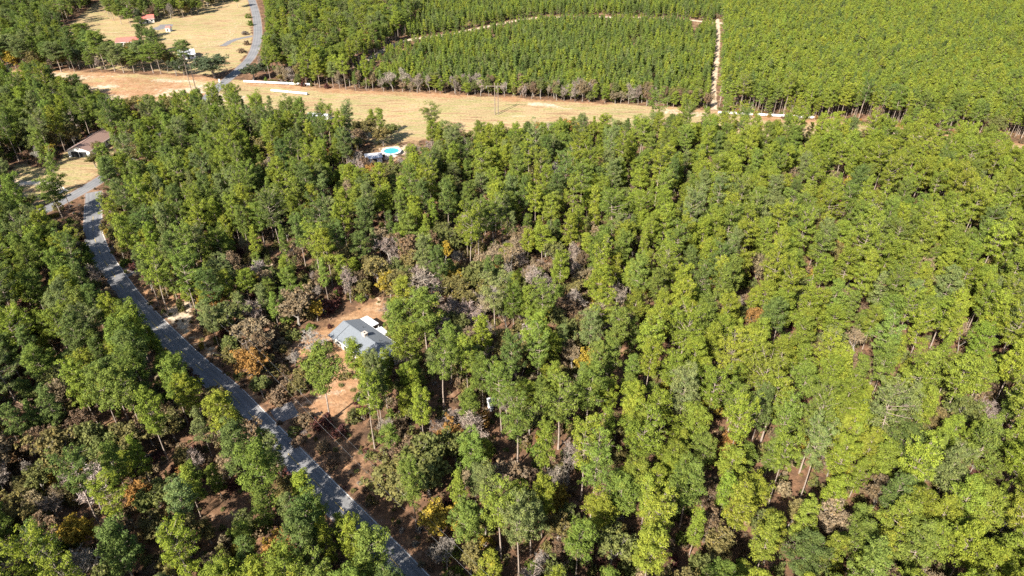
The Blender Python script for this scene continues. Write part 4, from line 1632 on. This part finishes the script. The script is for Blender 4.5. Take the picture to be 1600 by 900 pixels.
by = {}
for t in trees:
    by.setdefault(t['kind'], []).append(t)
mass = []
for kind, lst in by.items():
    scored = []
    for t in lst:
        px, py = PX(t['x'], t['y'], t['H'] * 0.75)
        depth = t['y'] * CP + CAM_H * SP
        inside = 6 < px < 1594 and 6 < py < 894
        sc = t['R'] * t['H'] ** (0 if kind in ('young', 'planted') else .5) / depth
        if kind in ('young', 'planted'):
            top_ = np.interp(px, [p[0] for p in ROW_TOP], [p[1] for p in ROW_TOP])
            sc = 10 - abs(PX(t['x'], t['y'])[1] - top_)
        if kind == 'shrub':
            dv = 1e9
            gx_, gy_ = PX(t['x'], t['y'], t['H'])
            for a_, b_, c_, d_ in VISB:
                dv = min(dv, max(a_ - gx_, gx_ - c_, 0) + max(b_ - gy_, gy_ - d_, 0))
            sc *= 6.0 / (6 + dv)
        scored.append((bool(t['label']), inside, sc, t, px, py))
    scored.sort(key=lambda s: (not s[0], not s[1], -float(s[2])))
    for i, (lab, inside, sc, t, px, py) in enumerate(scored):
        if inside and i < LIMIT[kind] or lab:
            bx, by_ = PX(t['x'], t['y'])
            v = VAR[kind][t['var']]
            e = bpy.data.objects.new(NAME[kind], None)
            COL.link(e)
            e.location = (t['x'], t['y'], 0)
            e.rotation_euler = (0, 0, t['rz'])
            e.scale = (t['R'] / v['R'], t['R'] / v['R'], t['H'] / v['H'])
            if lab:
                tag(e, t['label'], CAT[kind])
            else:
                l, g = auto_label(t, bx, by_)
                tag(e, l, CAT[kind], g)
            for nm, me in (("trunk" if kind != 'shrub' else "stem", v['trunk']), ("crown" if kind != 'shrub' else "foliage", v['crown'])):
                o = bpy.data.objects.new(nm, me)
                COL.link(o)
                o.parent = e
                o["tint"] = t['col']
        else:
            mass.append(t)


def make_mass(name, kinds, label):
    coll = bpy.data.collections.new(name + "_sources")
    index, n = {}, 0
    for k in kinds:
        for i, v in enumerate(VAR[k]):
            o = bpy.data.objects.new(f"source_{n:03d}", v['whole'])
            coll.objects.link(o)
            index[(k, i)] = n
            n += 1
    sel = [t for t in mass if t['kind'] in kinds]
    if not sel:
        return
    me = bpy.data.meshes.new(name)
    me.vertices.add(len(sel))
    me.vertices.foreach_set("co", np.array([(t['x'], t['y'], 0) for t in sel], np.float32).ravel())
    me.update()

    def att(nm, ty, key, arr):
        a = me.attributes.new(nm, ty, 'POINT')
        a.data.foreach_set(key, np.asarray(arr).ravel())

    att("spin", 'FLOAT_VECTOR', "vector", np.array([(0, 0, t['rz']) for t in sel], np.float32))
    att("size", 'FLOAT_VECTOR', "vector", np.array([(t['R'] / VAR[t['kind']][t['var']]['R'],) * 2 + (t['H'] / VAR[t['kind']][t['var']]['H'],) for t in sel], np.float32))
    att("pick", 'INT', "value", np.array([index[(t['kind'], t['var'])] for t in sel], np.int32))
    att("tint", 'FLOAT_COLOR', "color", np.array([(*t['col'], 1) for t in sel], np.float32))
    ng = bpy.data.node_groups.new(name + "_nodes", 'GeometryNodeTree')
    ng.interface.new_socket("Geometry", in_out='INPUT', socket_type='NodeSocketGeometry')
    ng.interface.new_socket("Geometry", in_out='OUTPUT', socket_type='NodeSocketGeometry')
    N, L = ng.nodes, ng.links
    gi, go = N.new("NodeGroupInput"), N.new("NodeGroupOutput")
    ci = N.new("GeometryNodeCollectionInfo")
    ci.inputs["Collection"].default_value = coll
    ci.inputs["Separate Children"].default_value = True
    ci.inputs["Reset Children"].default_value = True
    ip = N.new("GeometryNodeInstanceOnPoints")
    ip.inputs["Pick Instance"].default_value = True

    def named(nm, ty):
        n_ = N.new("GeometryNodeInputNamedAttribute")
        n_.data_type = ty
        n_.inputs["Name"].default_value = nm
        return n_.outputs["Attribute"]

    L.new(gi.outputs[0], ip.inputs["Points"])
    L.new(ci.outputs[0], ip.inputs["Instance"])
    L.new(named("pick", 'INT'), ip.inputs["Instance Index"])
    er = N.new("FunctionNodeEulerToRotation")
    L.new(named("spin", 'FLOAT_VECTOR'), er.inputs[0])
    L.new(er.outputs[0], ip.inputs["Rotation"])
    L.new(named("size", 'FLOAT_VECTOR'), ip.inputs["Scale"])
    L.new(ip.outputs[0], go.inputs[0])
    o = obj(name, me)
    md = o.modifiers.new("scatter", 'NODES')
    md.node_group = ng
    o["kind"] = "stuff"
    o["label"] = label
    o["category"] = "woods" if kinds[0] != 'shrub' else "undergrowth"
    return o


make_mass("pine_forest", ['pine', 'oak', 'bare'], "mass of green pines with scattered broadleaf trees filling the woods")
make_mass("young_pine_plantation", ['young'], "dense plantation of young green pines above the cleared strip")
make_mass("tall_pine_plantation", ['planted'], "dense even plantation of tall yellow-green pines beyond the firebreak")
make_mass("undergrowth", ['shrub'], "brown and olive undergrowth on the floor of the woods")
print("TREES", {k: len(v) for k, v in by.items()}, "mass", len(mass))
